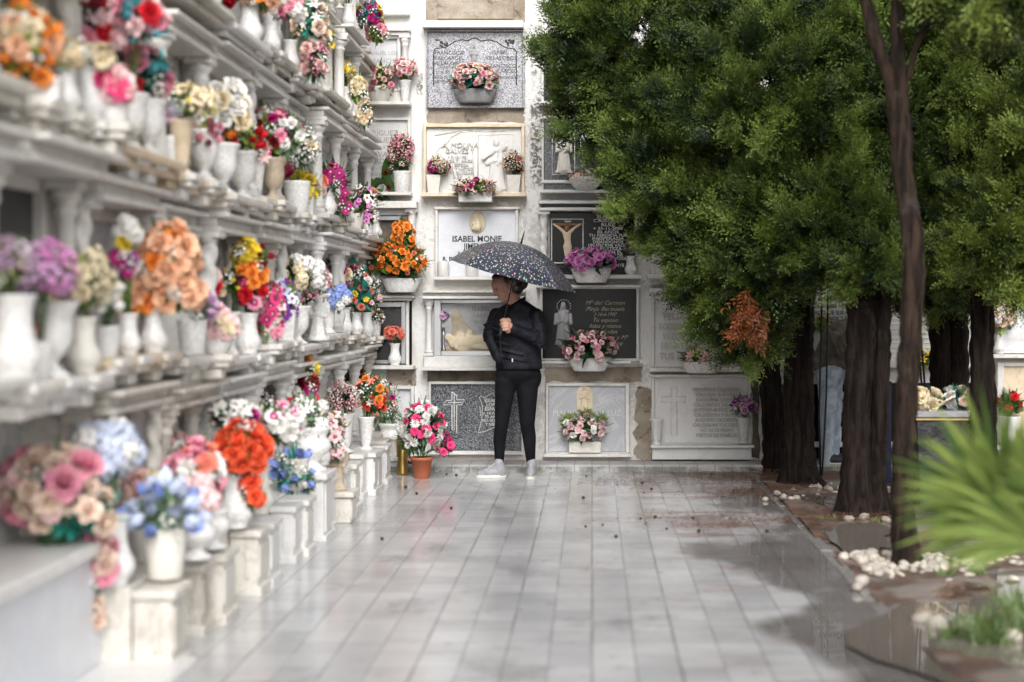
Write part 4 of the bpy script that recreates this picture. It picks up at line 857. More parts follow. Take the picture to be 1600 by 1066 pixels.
fv('white pot of red flowers low at the right edge of the end wall', 1576, 694, 'cup', 44, 'ceramic_white', [((1577, 632, 22, 22), [('carnation', 'red', 5, .055)], 'green')], w=40)
# lilac flowers in the showcase
o = Vector((X_(693, WY - .034), WY - .034, Z_(548, WY))); t = thing('bud_vase', 'steel bud vase of lilac flowers behind the showcase glass', 'flower vase', o, FG)
m = MB(); m.lathe([(.001, 0), (.022, 0), (.022, .008), (.012, .03), (.011, .12), (.015, .2), (.012, .2), (.001, .19)], o, 12, sy=.5); m.build('vase', 'steel', t)
bouquet(t, WY - .034, (693, 495, 9, 8), [('carnation', 'lilac', 7, .026)], 'green', seed=77)

# ------------------------------------------------------------------ flowers along the left wall (far to near)
lv = left_vase
# topmost and high rows
lv('white vase spilling magenta and yellow flowers, topmost row next to the corner', 566, 4, 'urn', 26, 'ceramic_white', [((578, 24, 22, 25), [('carnation', 'magenta', 12, .05), ('blossom_sprig', 'lilac', 5, .045), ('carnation', 'yellow', 4, .05)], 'teal'), ((589, 52, 17, 19), [('rose', 'pink', 6, .06), ('rose', 'blush', 3, .05)], 'lime')], z=3.5)
lv('plain white jar beside the magenta spill in the topmost row', 544, 4, 'jar', 36, 'ceramic_white', [((546, -20, 16, 18), [('carnation', 'cream', 6, .05)], 'green')], z=3.53)
lv('wide stone goblet in the topmost row', 531, 4, 'urn', 32, 'aged_marble', [], z=3.6, name='stone_goblet', cat='vase')
lv('white jar of pale yellow chrysanthemums trailing far down, high row near the corner', 540, 3, 'jar', 40, 'ceramic_white', [((533, 112, 22, 18), [('chrysanthemum', 'yellow', 5, .07), ('chrysanthemum', 'cream', 6, .07)], 'green'), ((560, 140, 14, 22), [('chrysanthemum', 'cream', 8, .065)], 'lime'), ((570, 178, 11, 26), [('chrysanthemum', 'cream', 9, .055), ('carnation', 'peach', 2, .04)], 'dark')])
lv('white jar under a long cream and teal leaved spray, high row', 454, 3, 'jar', 50, 'ceramic_white', [((487, 32, 28, 40), [('rose', 'rosecream', 9, .07), ('lily', 'white', 4, .06)], 'teal'), ((492, 92, 20, 38), [('rose', 'blush', 8, .06), ('blossom_sprig', 'pink', 4, .06)], 'dark')])
lv('white jar of white hydrangea and pink carnations, high row', 424, 3, 'jar', 48, 'ceramic_white', [((452, 10, 22, 22), [('hydrangea', 'white', 5, .1), ('carnation', 'pink', 4, .07)], 'green')])
lv('tall white jar of peach and red flowers at the top of the photo', 390, 3, 'jar', 68, 'ceramic_white', [((408, -5, 24, 25), [('rose', 'peach', 6, .09), ('rose', 'orange', 2, .08)], 'green'), ((347, -2, 16, 16), [('carnation', 'red', 5, .07)], 'green')])
lv('slim vase of white blossom under the twisted column, high row', 480, 3, 'cone', 48, 'ceramic_white', [((478, 26, 15, 22), [('carnation', 'palepink', 6, .06)], 'teal')])
# row above eye level
lv('white jar of dark red roses on long ivy stems, above eye level at the corner', 588, 2, 'jar', 38, 'ceramic_white', [((596, 290, 27, 33), [('rose', 'darkred', 6, .035)], 'green', 'ivy')])
lv('fluted grey white bowl of white and purple orchids above eye level', 556, 2, 'bowl', 25, 'white_stone', [((566, 314, 25, 30), [('orchid', 'white', 9, .055), ('orchid', 'orchid', 12, .05), ('rose', 'peach', 1, .06)], 'green'), ((577, 338, 12, 16), [('orchid', 'orchid', 6, .045)], 'green')], w=34, name='flower_bowl', cat='flower bowl')
lv('white bottle shaped jar of magenta gerberas above eye level', 512, 2, 'jar', 48, 'ceramic_white', [((519, 277, 25, 27), [('gerbera', 'magenta', 16, .065)], 'green'), ((540, 318, 10, 26), [('gerbera', 'magenta', 7, .05)], 'green')])
lv('white trough of yellow and pink roses overflowing the ledge', 478, 2, 'square', 44, 'ceramic_white', [((469, 296, 30, 28), [('rose', 'yellow', 7, .075), ('rose', 'rosecream', 4, .07), ('rose', 'pink', 4, .07)], 'lime'), ((446, 275, 18, 30), [('carnation', 'hotpink', 4, .07), ('carnation', 'pink', 4, .07)], 'green')], name='flower_pot', cat='flower pot')
lv('white cup of cream roses and pale blossom with a red bud', 464, 2, 'cup', 50, 'ceramic_white', [((472, 232, 26, 34), [('rose', 'cream', 5, .075), ('blossom_sprig', 'white', 8, .08), ('bud', 'red', 3, .06)], 'sage')])
lv('tan stone urn of green leaves, pink and dark red blooms', 426, 2, 'urn', 66, 'tan_stone', [((424, 205, 38, 38), [('rose', 'darkred', 3, .06), ('carnation', 'pink', 5, .075), ('rose', 'magenta', 3, .06), ('carnation', 'white', 5, .07)], 'lime'), ((450, 215, 22, 36), [('carnation', 'white', 5, .07)], 'sage')])
lv('white vase with velvety red blooms hanging over the lip', 378, 2, 'urn', 74, 'ceramic_white', [((386, 215, 22, 24), [('tulip', 'red', 6, .08)], 'lime')])
lv('white vase of white peonies and cream buds, above eye level', 348, 2, 'urn', 78, 'ceramic_white', [((352, 168, 32, 40), [('rose', 'white', 7, .1), ('rose', 'cream', 3, .09), ('bud', 'cream', 3, .07)], 'dark'), ((352, 222, 8, 22), [('tulip', 'orange', 2, .08)], 'green')])
lv('white vase of lilac pink drooping petals beside the white peonies', 318, 2, 'urn', 80, 'ceramic_white', [((324, 212, 17, 32), [('tulip', 'pink', 7, .07)], 'lime')])
lv('cream urn of lime green and pale blue blossom', 282, 2, 'cone', 84, 'beige_marble', [((300, 160, 36, 26), [('carnation', 'cream', 3, .07), ('hydrangea', 'paleblue', 2, .08), ('blossom_sprig', 'cream', 4, .09), ('bud', 'yellow', 4, .06)], 'lime', 'fern')])
lv('tall white urn of pink and red roses with turquoise ribbon petals', 231, 2, 'urn', 88, 'ceramic_white', [((218, 118, 46, 48), [('rose', 'red', 4, .075), ('rose', 'pink', 6, .075), ('tulip', 'turquoise', 7, .08), ('carnation', 'palepink', 4, .075)], 'teal')])
lv('white urn with a tall heap of crimson and magenta blooms', 203, 2, 'urn', 88, 'ceramic_white', [((150, 42, 50, 50), [('rose', 'red', 6, .075), ('rose', 'orchid', 5, .075), ('carnation', 'pink', 6, .07), ('carnation', 'palepink', 4, .07)], 'dark'), ((215, 30, 40, 36), [('rose', 'red', 2, .075), ('rose', 'pink', 4, .075), ('carnation', 'palepink', 6, .075), ('tulip', 'turquoise', 4, .07)], 'teal')])
lv('big white jar on the nearest high ledge', 140, 2, 'jar', 90, 'ceramic_white', [((152, 92, 26, 20), [('carnation', 'cream', 4, .06)], 'green')])
lv('white jar of cream buds at the end of the nearest high ledge', 104, 2, 'jar', 72, 'ceramic_white', [((112, 86, 24, 22), [('carnation', 'cream', 6, .06)], 'lime')])
lv('trough of orange and peach tulips on the nearest high ledge', 46, 2, 'trough', 36, 'ceramic_white', [((40, 66, 52, 62), [('tulip', 'orange', 14, .065), ('rose', 'peach', 10, .06), ('carnation', 'cream', 6, .06)], 'lime'), ((50, 124, 44, 22), [('rose', 'orange', 4, .06)], 'teal')], w=100, name='flower_planter', cat='flower planter')
# waist-height row
lv('white jar with fern and small pink white flowers, waist row at the corner', 573, 1, 'jar', 38, 'ceramic_white', [((578, 462, 20, 34), [('carnation', 'palepink', 6, .04), ('blossom_sprig', 'white', 4, .04)], 'dark', 'fern')])
lv('small white jar of coral roses and wide teal leaves', 557, 1, 'jar', 34, 'ceramic_white', [((561, 452, 21, 48), [('rose', 'coral', 9, .045), ('rose', 'white', 4, .05), ('carnation', 'yellow', 2, .04)], 'teal', 'ivy')])
lv('white jar of magenta carnations and cream roses', 538, 1, 'jar', 44, 'ceramic_white', [((524, 428, 26, 30), [('carnation', 'magenta', 6, .065), ('rose', 'cream', 6, .06), ('rose', 'white', 3, .06)], 'sage')])
lv('white cone vase of blue hydrangea and cream petals', 512, 1, 'cone', 62, 'ceramic_white', [((530, 468, 18, 22), [('hydrangea', 'blue', 5, .09), ('hydrangea', 'white', 2, .08)], 'teal')])
lv('white urn of hot pink buds over green stems', 488, 1, 'urn', 52, 'ceramic_white', [((488, 474, 20, 22), [('bud', 'hotpink', 6, .07), ('bud', 'pink', 4, .07)], 'green')])
lv('white urn of white hydrangea heads on leafy green stems', 466, 1, 'urn', 60, 'ceramic_white', [((468, 428, 38, 24), [('hydrangea', 'white', 7, .1), ('hydrangea', 'cream', 3, .09)], 'green'), ((480, 455, 36, 24), [], 'green')] if False else [((468, 428, 38, 26), [('hydrangea', 'white', 7, .1), ('hydrangea', 'cream', 3, .09)], 'green')])
lv('white square pot of purple and white orchids', 447, 1, 'square', 48, 'ceramic_white', [((446, 474, 22, 40), [('orchid', 'purple', 9, .07), ('orchid', 'paleblue', 6, .07)], 'lime')], name='flower_pot', cat='flower pot')
lv('white pot with a long hanging fall of hot pink flowers', 422, 1, 'cup', 46, 'ceramic_white', [((420, 490, 25, 55), [('gerbera', 'hotpink', 9, .07), ('carnation', 'pink', 9, .07), ('orchid', 'palepink', 4, .06)], 'green')], X=-1.82)
lv('white jar with a tall column of yellow, orange and pink flowers', 388, 1, 'jar', 64, 'ceramic_white', [((386, 396, 19, 18), [('carnation', 'yellow', 7, .075)], 'green'), ((394, 432, 24, 28), [('gerbera', 'hotpink', 6, .07), ('rose', 'orange', 4, .07)], 'dark'), ((396, 462, 22, 22), [('gerbera', 'pink', 3, .07), ('carnation', 'red', 2, .07)], 'dark'), ((412, 402, 8, 16), [('tulip', 'darkred', 3, .06)], 'green')])
lv('round white bowl with a dome of palest pink carnations', 338, 1, 'bowl', 40, 'ceramic_white', [((340, 508, 32, 28), [('carnation', 'palepink', 13, .07), ('carnation', 'cream', 4, .07)], 'green')], w=62, X=-1.8, name='flower_bowl', cat='flower bowl')
lv('white cup of violet tulips beside the peach roses', 300, 1, 'cup', 56, 'ceramic_white', [((314, 480, 20, 22), [('tulip', 'lilac', 7, .06)], 'sage')])
lv('fat white vase with a large spray of peach orange roses', 240, 1, 'jar', 70, 'ceramic_white', [((264, 400, 42, 56), [('rose', 'peach', 19, .085), ('rose', 'orange', 2, .08)], 'green'), ((214, 466, 26, 28), [('rose', 'orange', 3, .075), ('rose', 'peach', 4, .075)], 'green'), ((280, 462, 34, 26), [('rose', 'peach', 6, .085)], 'green')])
lv('white jar of dark violet flowers left of the peach roses', 200, 1, 'jar', 66, 'ceramic_white', [((196, 408, 22, 26), [('gerbera', 'magenta', 5, .06), ('gerbera', 'purple', 4, .06)], 'dark'), ((202, 366, 15, 26), [('hydrangea', 'white', 3, .08), ('carnation', 'yellow', 1, .06)], 'green')])
lv('white bottle with closed white buds in the waist row', 166, 1, 'cup', 50, 'ceramic_white', [((172, 468, 18, 30), [('bud', 'white', 7, .07)], 'sage')])
lv('stone jar of pale green and cream leaves', 130, 1, 'jar', 88, 'white_stone', [((136, 440, 38, 44), [('blossom_sprig', 'cream', 9, .08), ('carnation', 'cream', 3, .06)], 'lime')])
lv('white urn with one hanging crimson bloom', 80, 1, 'urn', 120, 'ceramic_white', [((62, 508, 22, 24), [('carnation', 'hotpink', 4, .065)], 'lime')])
lv('large white jar of lilac heather, waist row at the left edge', 22, 1, 'jar', 138, 'ceramic_white', [((10, 414, 44, 42), [('blossom_sprig', 'lilac', 11, .07), ('blossom_sprig', 'orchid', 4, .06)], 'lime', 'grass')])
lv('low white pot of pink heather over brownish green stems', 56, 1, 'cup', 60, 'ceramic_white', [((74, 424, 42, 44), [('blossom_sprig', 'orchid', 10, .07), ('blossom_sprig', 'lilac', 6, .07)], 'green', 'grass')])
# ground row: on the pedestals
G = dict(X=-1.78)
lv('squat footed white urn of white blossom on the last low pedestal before the corner', 612, 0, 'footed', 50, 'ceramic_white', [((602, 632, 22, 38), [('blossom_sprig', 'white', 12, .055), ('blossom_sprig', 'palepink', 8, .055), ('rose', 'magenta', 3, .045), ('carnation', 'peach', 4, .04)], 'sage')], X=-1.7, z=.13)
lv('slim tapering white vase of coral lilies and orange roses', 572, 0, 'cone', 52, 'ceramic_white', [((580, 612, 25, 30), [('lily', 'coral', 7, .06), ('lily', 'white', 5, .055), ('rose', 'orange', 4, .05)], 'sage'), ((586, 632, 18, 14), [('carnation', 'orangered', 5, .065)], 'green')], X=-1.72, z=.3)
lv('white footed vase with a cloud of tiny pink blossom', 538, 0, 'cone', 62, 'ceramic_white', [((536, 622, 25, 28), [('blossom_sprig', 'palepink', 16, .055), ('blossom_sprig', 'pink', 8, .05)], 'dark')], X=-1.8, z=.33)
lv('white jar of trailing pale pink orchids over a tan figurine', 504, 0, 'jar', 46, 'ceramic_white', [((520, 666, 24, 28), [('orchid', 'palepink', 12, .075)], 'lime'), ((528, 700, 10, 22), [('orchid', 'palepink', 6, .055)], 'green')], X=-1.74, z=.37)
lv('big white urn of mint green leaves and white lilies with red buds', 486, 0, 'footed', 70, 'ceramic_white', [((478, 652, 34, 40), [('hydrangea', 'white', 3, .09), ('lily', 'white', 6, .08), ('tulip', 'red', 3, .06)], 'sage')], X=-1.7, z=.4)
lv('stone pot with drooping blue iris petals', 462, 0, 'cup', 50, 'aged_marble', [((456, 738, 26, 40), [('tulip', 'blue', 9, .09)], 'teal'), ((482, 752, 12, 20), [('tulip', 'white', 3, .06)], 'green')], X=-1.72, z=.33)
lv('white jar with a heap of maroon flowers under yellow sprays', 470, 0, 'jar', 60, 'ceramic_white', [((470, 604, 27, 26), [('carnation', 'magenta', 8, .075), ('carnation', 'darkred', 6, .075)], 'dark'), ((482, 578, 14, 17), [('tulip', 'yellow', 3, .06), ('tulip', 'orange', 3, .06)], 'lime')], X=-1.9)
lv('beige jar with large pink and white gerberas', 404, 0, 'jar', 76, 'aged_marble', [((436, 658, 46, 36), [('gerbera', 'pink', 5, .1), ('gerbera', 'white', 6, .1), ('carnation', 'white', 4, .08)], 'green')], X=-1.72, z=.33)
lv('vase of dark red roses half hidden behind a colonnette', 416, 0, 'cone', 60, 'ceramic_white', [((416, 640, 14, 28), [('rose', 'darkred', 8, .06)], 'dark')], X=-1.95)
lv('white jar of orange red begonias spilling over the pedestal', 368, 0, 'jar', 86, 'ceramic_white', [((380, 700, 44, 42), [('rose', 'orangered', 20, .075)], 'green'), ((394, 766, 18, 34), [('rose', 'orangered', 6, .07)], 'green')], X=-1.72)
lv('white lilies with one magenta bloom behind the orange red begonias', 350, 0, 'urn', 90, 'ceramic_white', [((366, 652, 40, 26), [('lily', 'white', 9, .09), ('carnation', 'magenta', 2, .09)], 'green')], X=-1.84)
lv('white urn at the pedestal edge, under pink and white carnations', 332, 0, 'footed', 62, 'ceramic_white', [((304, 738, 40, 50), [('carnation', 'pink', 9, .085), ('carnation', 'coral', 5, .08), ('carnation', 'white', 6, .085)], 'green')], X=-1.68)
lv('white footed urn of pale blush hydrangea below the pink carnations', 306, 0, 'footed', 70, 'ceramic_white', [((306, 776, 30, 28), [('hydrangea', 'palepink', 5, .1)], 'sage')], X=-1.68)
lv('stone bowl of pale blue ribbon petals', 258, 0, 'cup', 80, 'white_stone', [((258, 796, 44, 46), [('tulip', 'paleblue', 12, .095), ('tulip', 'blue', 4, .09)], 'sage')], X=-1.68)
lv('white jar of white blue hydrangea in the left foreground', 176, 0, 'jar', 110, 'ceramic_white', [((166, 704, 46, 44), [('hydrangea', 'paleblue', 8, .105), ('hydrangea', 'white', 3, .1)], 'green')], X=-1.84)
lv('large foreground bunch of blush roses with dark leaves on the marble chest', 84, 0, 'cup', 70, 'leaf_dark', [((84, 762, 76, 66), [('rose', 'pink', 6, .1), ('rose', 'rosecream', 13, .085), ('rose', 'palepink', 5, .085)], 'dark'), ((120, 800, 60, 40), [('rose', 'rosecream', 5, .075)], 'teal')], X=-2.0, z=.52)
lv('cream roses hanging down the end of the marble chest', 152, 0, 'cup', 30, 'leaf_dark', [((156, 880, 22, 44), [('rose', 'pink', 5, .075), ('rose', 'rosecream', 6, .07)], 'sage'), ((150, 960, 11, 28), [('rose', 'rosecream', 4, .05)], 'dark')], X=-1.87, z=.52)
# smaller pots filling the gaps along the left wall
lv('small white cone vase of lemon daisies in the high row behind the long cream spray', 506, 3, 'cone', 40, 'ceramic_white', [((508, 62, 16, 20), [('daisy', 'yellow', 7, .05), ('daisy', 'white', 5, .05)], 'green')], X=-1.9)
lv('small white jar of coral buds in the high row, left of the cream spray', 424, 3, 'cup', 36, 'ceramic_white', [((428, 72, 18, 18), [('bud', 'coral', 8, .06), ('blossom_sprig', 'white', 4, .06)], 'green')], X=-1.78) if False else None
lv('small stone cup of white daisies with yellow centres, above eye level', 533, 2, 'cup', 30, 'white_stone', [((533, 330, 14, 16), [('daisy', 'white', 9, .05)], 'green')], X=-1.8)
lv('small cone vase of salmon roses between the magenta gerberas and the yellow roses', 496, 2, 'cone', 42, 'ceramic_white', [((494, 288, 15, 20), [('rose', 'coral', 6, .06), ('rose', 'blush', 5, .06)], 'green')], X=-1.92)
lv('narrow white vase of pale pink lilies just right of the cream urn', 400, 2, 'cone', 60, 'ceramic_white', [((402, 236, 18, 24), [('lily', 'palepink', 7, .08), ('bud', 'hotpink', 3, .05)], 'green')], X=-1.93)
lv('white cup of mauve asters tucked behind the lime green urn', 262, 2, 'cup', 58, 'ceramic_white', [((262, 176, 22, 24), [('daisy', 'lilac', 9, .065), ('daisy', 'white', 4, .06)], 'green')], X=-1.93)
lv('white cup of cerise carnations between the two tall urns of red blooms', 176, 2, 'cup', 66, 'ceramic_white', [((176, 138, 26, 28), [('carnation', 'hotpink', 6, .08), ('carnation', 'palepink', 6, .08)], 'teal')], X=-1.8)
lv('squat white pot of peach daisies near the corner in the waist row', 586, 1, 'cup', 24, 'ceramic_white', [((588, 494, 13, 13), [('daisy', 'peach', 8, .045)], 'green')], X=-1.85)
lv('white cone vase of rosy sweet peas in front of the cream hydrangeas', 452, 1, 'cone', 54, 'ceramic_white', [((500, 440, 18, 20), [('blossom_sprig', 'pink', 6, .07), ('rose', 'white', 4, .06)], 'green')], X=-1.95)
lv('white jar of yellow and white freesias left of the tall flower column', 366, 1, 'cone', 66, 'ceramic_white', [((364, 440, 18, 26), [('tulip', 'cream', 6, .065), ('bud', 'yellow', 6, .05)], 'green')], X=-1.95)
lv('small white pot of crimson roses right of the peach orange spray', 322, 1, 'cup', 56, 'ceramic_white', [((326, 440, 16, 24), [('rose', 'red', 4, .07), ('rose', 'palepink', 5, .07)], 'dark')], X=-1.98)
lv('small white urn of ivory roses beside the crimson hanging bloom', 108, 1, 'urn', 84, 'ceramic_white', [((104, 462, 26, 26), [('rose', 'cream', 6, .08), ('rose', 'white', 5, .08)], 'green')], X=-1.95)
lv('small cup of scarlet geraniums at the corner of the ground row', 590, 0, 'cup', 26, 'ceramic_white', [((594, 664, 15, 16), [('blossom_sprig', 'red', 6, .06), ('rose', 'palepink', 4, .05)], 'green')], X=-1.9)
lv('white jar of deep red and cream roses behind the coral lilies', 556, 0, 'jar', 52, 'ceramic_white', [((556, 596, 20, 24), [('rose', 'darkred', 5, .06), ('rose', 'cream', 5, .06)], 'green')], X=-1.98)
lv('white jar of salmon lilies between the pink cloud and the orchids', 520, 0, 'jar', 54, 'ceramic_white', [((518, 630, 20, 24), [('lily', 'coral', 6, .07), ('lily', 'white', 4, .07)], 'lime')], X=-1.98)
lv('white cup of white daisies behind the big gerberas', 440, 0, 'cup', 60, 'ceramic_white', [((446, 622, 24, 26), [('daisy', 'white', 9, .075), ('daisy', 'palepink', 5, .07)], 'green')], X=-2.0)
lv('stone cup of cream roses beside the pale blue ribbon petals', 232, 0, 'cup', 78, 'white_stone', [((226, 770, 30, 34), [('rose', 'cream', 6, .085), ('rose', 'blush', 5, .085)], 'green')], X=-1.86)
lv('white jar of blush peonies standing behind the pale blue petals', 278, 0, 'jar', 90, 'ceramic_white', [((268, 708, 30, 32), [('rose', 'palepink', 6, .09), ('rose', 'white', 5, .09)], 'green')], X=-1.96)
# terracotta pot on the path, and little things at the corner
Yp = EYE * F / (747 - 475)
fv('terracotta pot of white chrysanthemums and crimson carnations standing on the paving', 659, 747, 'pot', 33, 'terracotta', [((660, 668, 36, 40), [('chrysanthemum', 'white', 20, .062), ('carnation', 'hotpink', 13, .056)], 'dark'), ((694, 694, 14, 20), [('blossom_sprig', 'magenta', 5, .05), ('carnation', 'hotpink', 3, .05)], 'dark'), ((640, 690, 18, 24), [('chrysanthemum', 'white', 3, .05)], 'green')], Y=Yp, z=0, name='potted_flowers', cat='flower pot')
fv('low pot of pink striped flowers on the kerb behind the terracotta pot', 641, 742, 'cup', 10, 'ceramic_white', [((641, 729, 12, 15), [('lily', 'pink', 6, .045)], 'green')], Y=WY - .3, z=.059, name='potted_flowers', cat='flower pot')
o = Vector((-1.5, 12.9, 0)); t = thing('memorial_lamp', 'small brass memorial lamp beside the squat footed urn', 'lamp', Vector((X_(629, 13.2), 13.2, 0)))
m = MB(); o = Vector(t.location); m.lathe([(.001, .0), (.045, 0), (.05, .02), (.04, .14), (.05, .15), (.05, .3), (.035, .33), (.001, .35)], o, 16); m.build('body', 'brass', t)
# tan praying figurine on its low pedestal
def figurine(label, px, X, z, h, mat, name='angel_figurine', ped=None):
    Y = X * F / (px - 925.0); t = thing(name, label, 'figurine', (X, Y, z))
    m = MB(); robed(m, 0, 0, h, False, 5)
    for s in (-1, 1): m.ball((s * .16 * h, .1 * h, .66 * h), (.1 * h, .03 * h, .2 * h))
    m.lathe([(.001, -.02 * h), (.24 * h, -.02 * h), (.24 * h, .03 * h), (.2 * h, .06 * h), (.001, .07 * h)], (0, 0, 0), 20)
    m.v = [(X + a, Y + b, z + c + .02 * h) for a, b, c in m.v]; blob(m, 'statue', mat, t, .006, 2)
figurine('tan stone angel figurine on a low pedestal by the path', 526, -1.66, .2, .3, 'tan_stone')
figurine('white angel figurine with raised wings in the waist row', 497, -1.8, 1.17, .3, 'ceramic_white')
figurine('dark bronze angel with a cross in the high row near the corner', 552, -1.95, 2.86, .42, 'bronze_black')
Y = -1.66 * F / (526 - 925.); m = MB(); m.box(-1.78, -1.55, Y - .12, Y + .12, 0, .165, .006); m.box(-1.8, -1.53, Y - .14, Y + .14, .165, .2, .006); m.box(-1.76, -1.545, Y - .1, Y + .1, .03, .15, .004)
tag(m.build('stone_pedestal', 'aged_marble', org=(-1.66, Y, 0)), 'low yellowish stone pedestal carrying the tan angel', 'pedestal')
for lab, px, X, zt in (('low white pedestal under the squat footed urn by the corner', 612, -1.7, .13), ('white pedestal with a thick cap under the tapering vase of coral lilies', 572, -1.72, .3), ('tall white pedestal under the mint leaved urn', 486, -1.7, .4)):
    Y = X * F / (px - 925.); m = MB(); m.box(X - .15, X + .1, Y - .15, Y + .15, 0, zt - .04, .006); m.box(X - .17, X + .125, Y - .18, Y + .18, zt - .04, zt, .006); m.box(X + .09, X + .108, Y - .1, Y + .1, .04, zt - .06, .004); m.box(X - .17, X + .12, Y - .17, Y + .17, -.01, .03, .004)
    tag(m.build('stone_pedestal', 'clean_marble', org=(X, Y, 0)), lab, 'pedestal', 'low pedestals along the left wall')
for kc in range(10):
    yc = WY - .16 - PITCH * (kc + .5)
    for row in range(5):
        if row == 0 and kc >= 8: continue
        if ROWS[row] > EYE + 520 * yc / F: continue
        left_niche(kc, row)
#PART4
# ------------------------------------------------------------------ the woman with the umbrella
PY = 13.05; pk = PY / F
def Q(px, py, d=0.0): return (X_(px, PY), PY + d, Z_(py, PY))
woman = thing('person', 'woman in black jacket and leggings standing with a dotted umbrella, looking down to the left', 'person', Q(800, 745)[:2] + (0,))
def mirrorless(mb, segs, add=0.0):
    for (a, b, ra, rb) in segs: mb.cap(Q(*a), Q(*b), ra + add, rb + add)
HEAD_SEG = []
def head(mb):
    E = lambda px, py, d, rx, ry, rz: mb.ball(Q(px, py, d), (rx, ry, rz), 18, 12)
    E(796, 444, 0, .098, .078, .088); mb.cap(Q(783, 444, 0), Q(788, 462, 0), .084, .05)
    mb.cap(Q(770, 449, -.012), Q(774.2, 460.5, -.012), .009, .0125); E(775.5, 461.3, -.012, .013, .017, .009)   # nose
    mb.cap(Q(769.5, 446, -.03), Q(769.5, 446, .015), .01, .01)
    E(779.3, 465.6, -.01, .012, .02, .006); E(781, 467.8, -.01, .011, .018, .006)      # lips
    E(786.5, 470.5, -.008, .02, .022, .016)     # chin
    E(782.5, 456, -.045, .024, .02, .024)       # cheek
    E(796.5, 449, -.078, .015, .01, .028)     # ear
    mb.cap(Q(800, 462, .0), Q(808, 484, .0), .057, .066)
LEGS = [((790, 596, -.02), (785, 657, -.05), .088, .06), ((785, 657, -.05), (781, 686, -.03), .057, .054), ((781, 686, -.03), (780.5, 728, -.02), .053, .034),
        ((824, 598, 0), (824, 660, -.03), .094, .064), ((824, 660, -.03), (827, 684, 0), .06, .057), ((827, 684, 0), (829.5, 727, .01), .056, .035)]
ARM_L = [((838, 494, -.06), (846, 533, -.12), .062, .056), ((846, 533, -.12), (803, 513, -.21), .053, .042)]
ARM_R = [((775, 492, .03), (764, 524, .0), .055, .05), ((764, 524, .0), (778, 556, -.08), .048, .04)]
def torso(mb, k=0.0):
    mb.loft([(Q((l + r) / 2, y, dy), (r - l) / 2 * pk + k, d + k) for (l, r, y, d, dy) in ((775, 846.5, 576, .128, .0), (775, 846, 566, .132, 0), (774, 845, 552, .132, 0), (772, 846, 534, .138, -.005), (770, 848, 516, .138, -.005), (771, 846, 502, .125, 0), (778, 839, 490, .1, .01), (788, 828, 481, .08, .015), (796, 822, 472, .064, .015))])
m = MB(); head(m); torso(m, -.02); mirrorless(m, LEGS, -.01); mirrorless(m, ARM_L, -.012); mirrorless(m, ARM_R, -.012)
m.ball(Q(808, 584), (.16, .11, .11), 18, 12)
for a, b in (((780.5, 728, -.02), (768, 741, -.03)), ((829.5, 727, .01), (829, 740, -.09))): m.cap(Q(*a), Q(*b), .035, .03)
# left hand closed round the handle: palm, four curled fingers, thumb
m.cap(Q(803, 513, -.21), Q(797, 509, -.23), .034, .034); m.cap(Q(796, 501, -.235), Q(796, 516, -.235), .026, .024)
for i, ln in enumerate((1.0, 1.1, 1.02, .85)):
    y = 500.5 + i * 4.6; a = Q(796, y, -.265); b = Q(796 - 7 * ln, y + .6, -.272); c = Q(796 - 10.5 * ln, y + 1.2, -.245); d = Q(796 - 8.5 * ln, y + 1.6, -.222)
    m.cap(Q(797, y, -.235), a, .0115, .0112); m.cap(a, b, .011, .0102); m.cap(b, c, .0102, .0092); m.cap(c, d, .009, .0078)
m.cap(Q(797, 502, -.235), Q(790, 498, -.25), .0135, .0115); m.cap(Q(790, 498, -.25), Q(785, 500.5, -.255), .0112, .009)
body = blob(m, 'body', 'skin', woman, .0055, 3)
# clothes follow the body
m = MB(); torso(m, .004); mirrorless(m, ARM_L, .004); mirrorless(m, ARM_R, .004)
m.cap(Q(778, 556, -.08), Q(784, 562, -.1), .045, .04); m.ball(Q(838, 500, -.04), (.07, .08, .08)); m.cap(Q(813, 478, 0), Q(836, 492, -.04), .062, .056); m.cap(Q(801, 480, 0), Q(779, 493, .03), .055, .052); [m.cap(Q(846 + 4 * math.sin(i), 500 + i * 7, -.13), Q(853 - i, 506 + i * 6, -.07), .015, .012) for i in range(5)]; [m.cap(Q(772 + 3 * i, 512 + i * 11, -.12 - .006 * i), Q(800 + 6 * i, 524 + i * 10, -.137), .009, .007) for i in range(5)]; [m.cap(Q(842, 545 + i * 8, -.06), Q(818 - 4 * i, 541 + i * 9, -.128), .01, .006) for i in range(3)]; [m.cap(Q(757, 508 + 8 * i, -.02), Q(769, 503 + 9 * i, -.05), .012, .01) for i in range(4)]; [m.cap(Q(836 - 8 * i, 531 - 3 * i, -.19), Q(842 - 8 * i, 518 - 2 * i, -.165), .013, .01) for i in range(4)]
for i in range(3): m.cap(Q(843 - i * 9, 541 - 4 * i, -.165), Q(850 - i * 9, 524 - 4 * i, -.15), .016, .014)
m.loft([(Q(811, 577), .187, .134), (Q(811, 572), .19, .137), (Q(810.5, 567), .188, .135)])
jacket = blob(m, 'jacket', 'black_jacket', woman, .007, 3)
m = MB(); n = 22; prof = []
for ring, (py, r, tk) in enumerate(((486, .088, 0), (478, .077, 0), (472, .074, 0), (473, .066, 0), (482, .064, 0))):
    for i in range(n):
        a = 6.2832 * i / n; cx = 806; x, y, z = Q(cx, py - 9 * math.cos(a), 0); prof.append((x + r * 1.05 * math.cos(a), y + r * .95 * math.sin(a), z))
m.add(prof, [(j * n + i, j * n + (i + 1) % n, (j + 1) * n + (i + 1) % n, (j + 1) * n + i) for j in range(4) for i in range(n)], 0, True); m.build('collar', 'black_jacket', jacket)
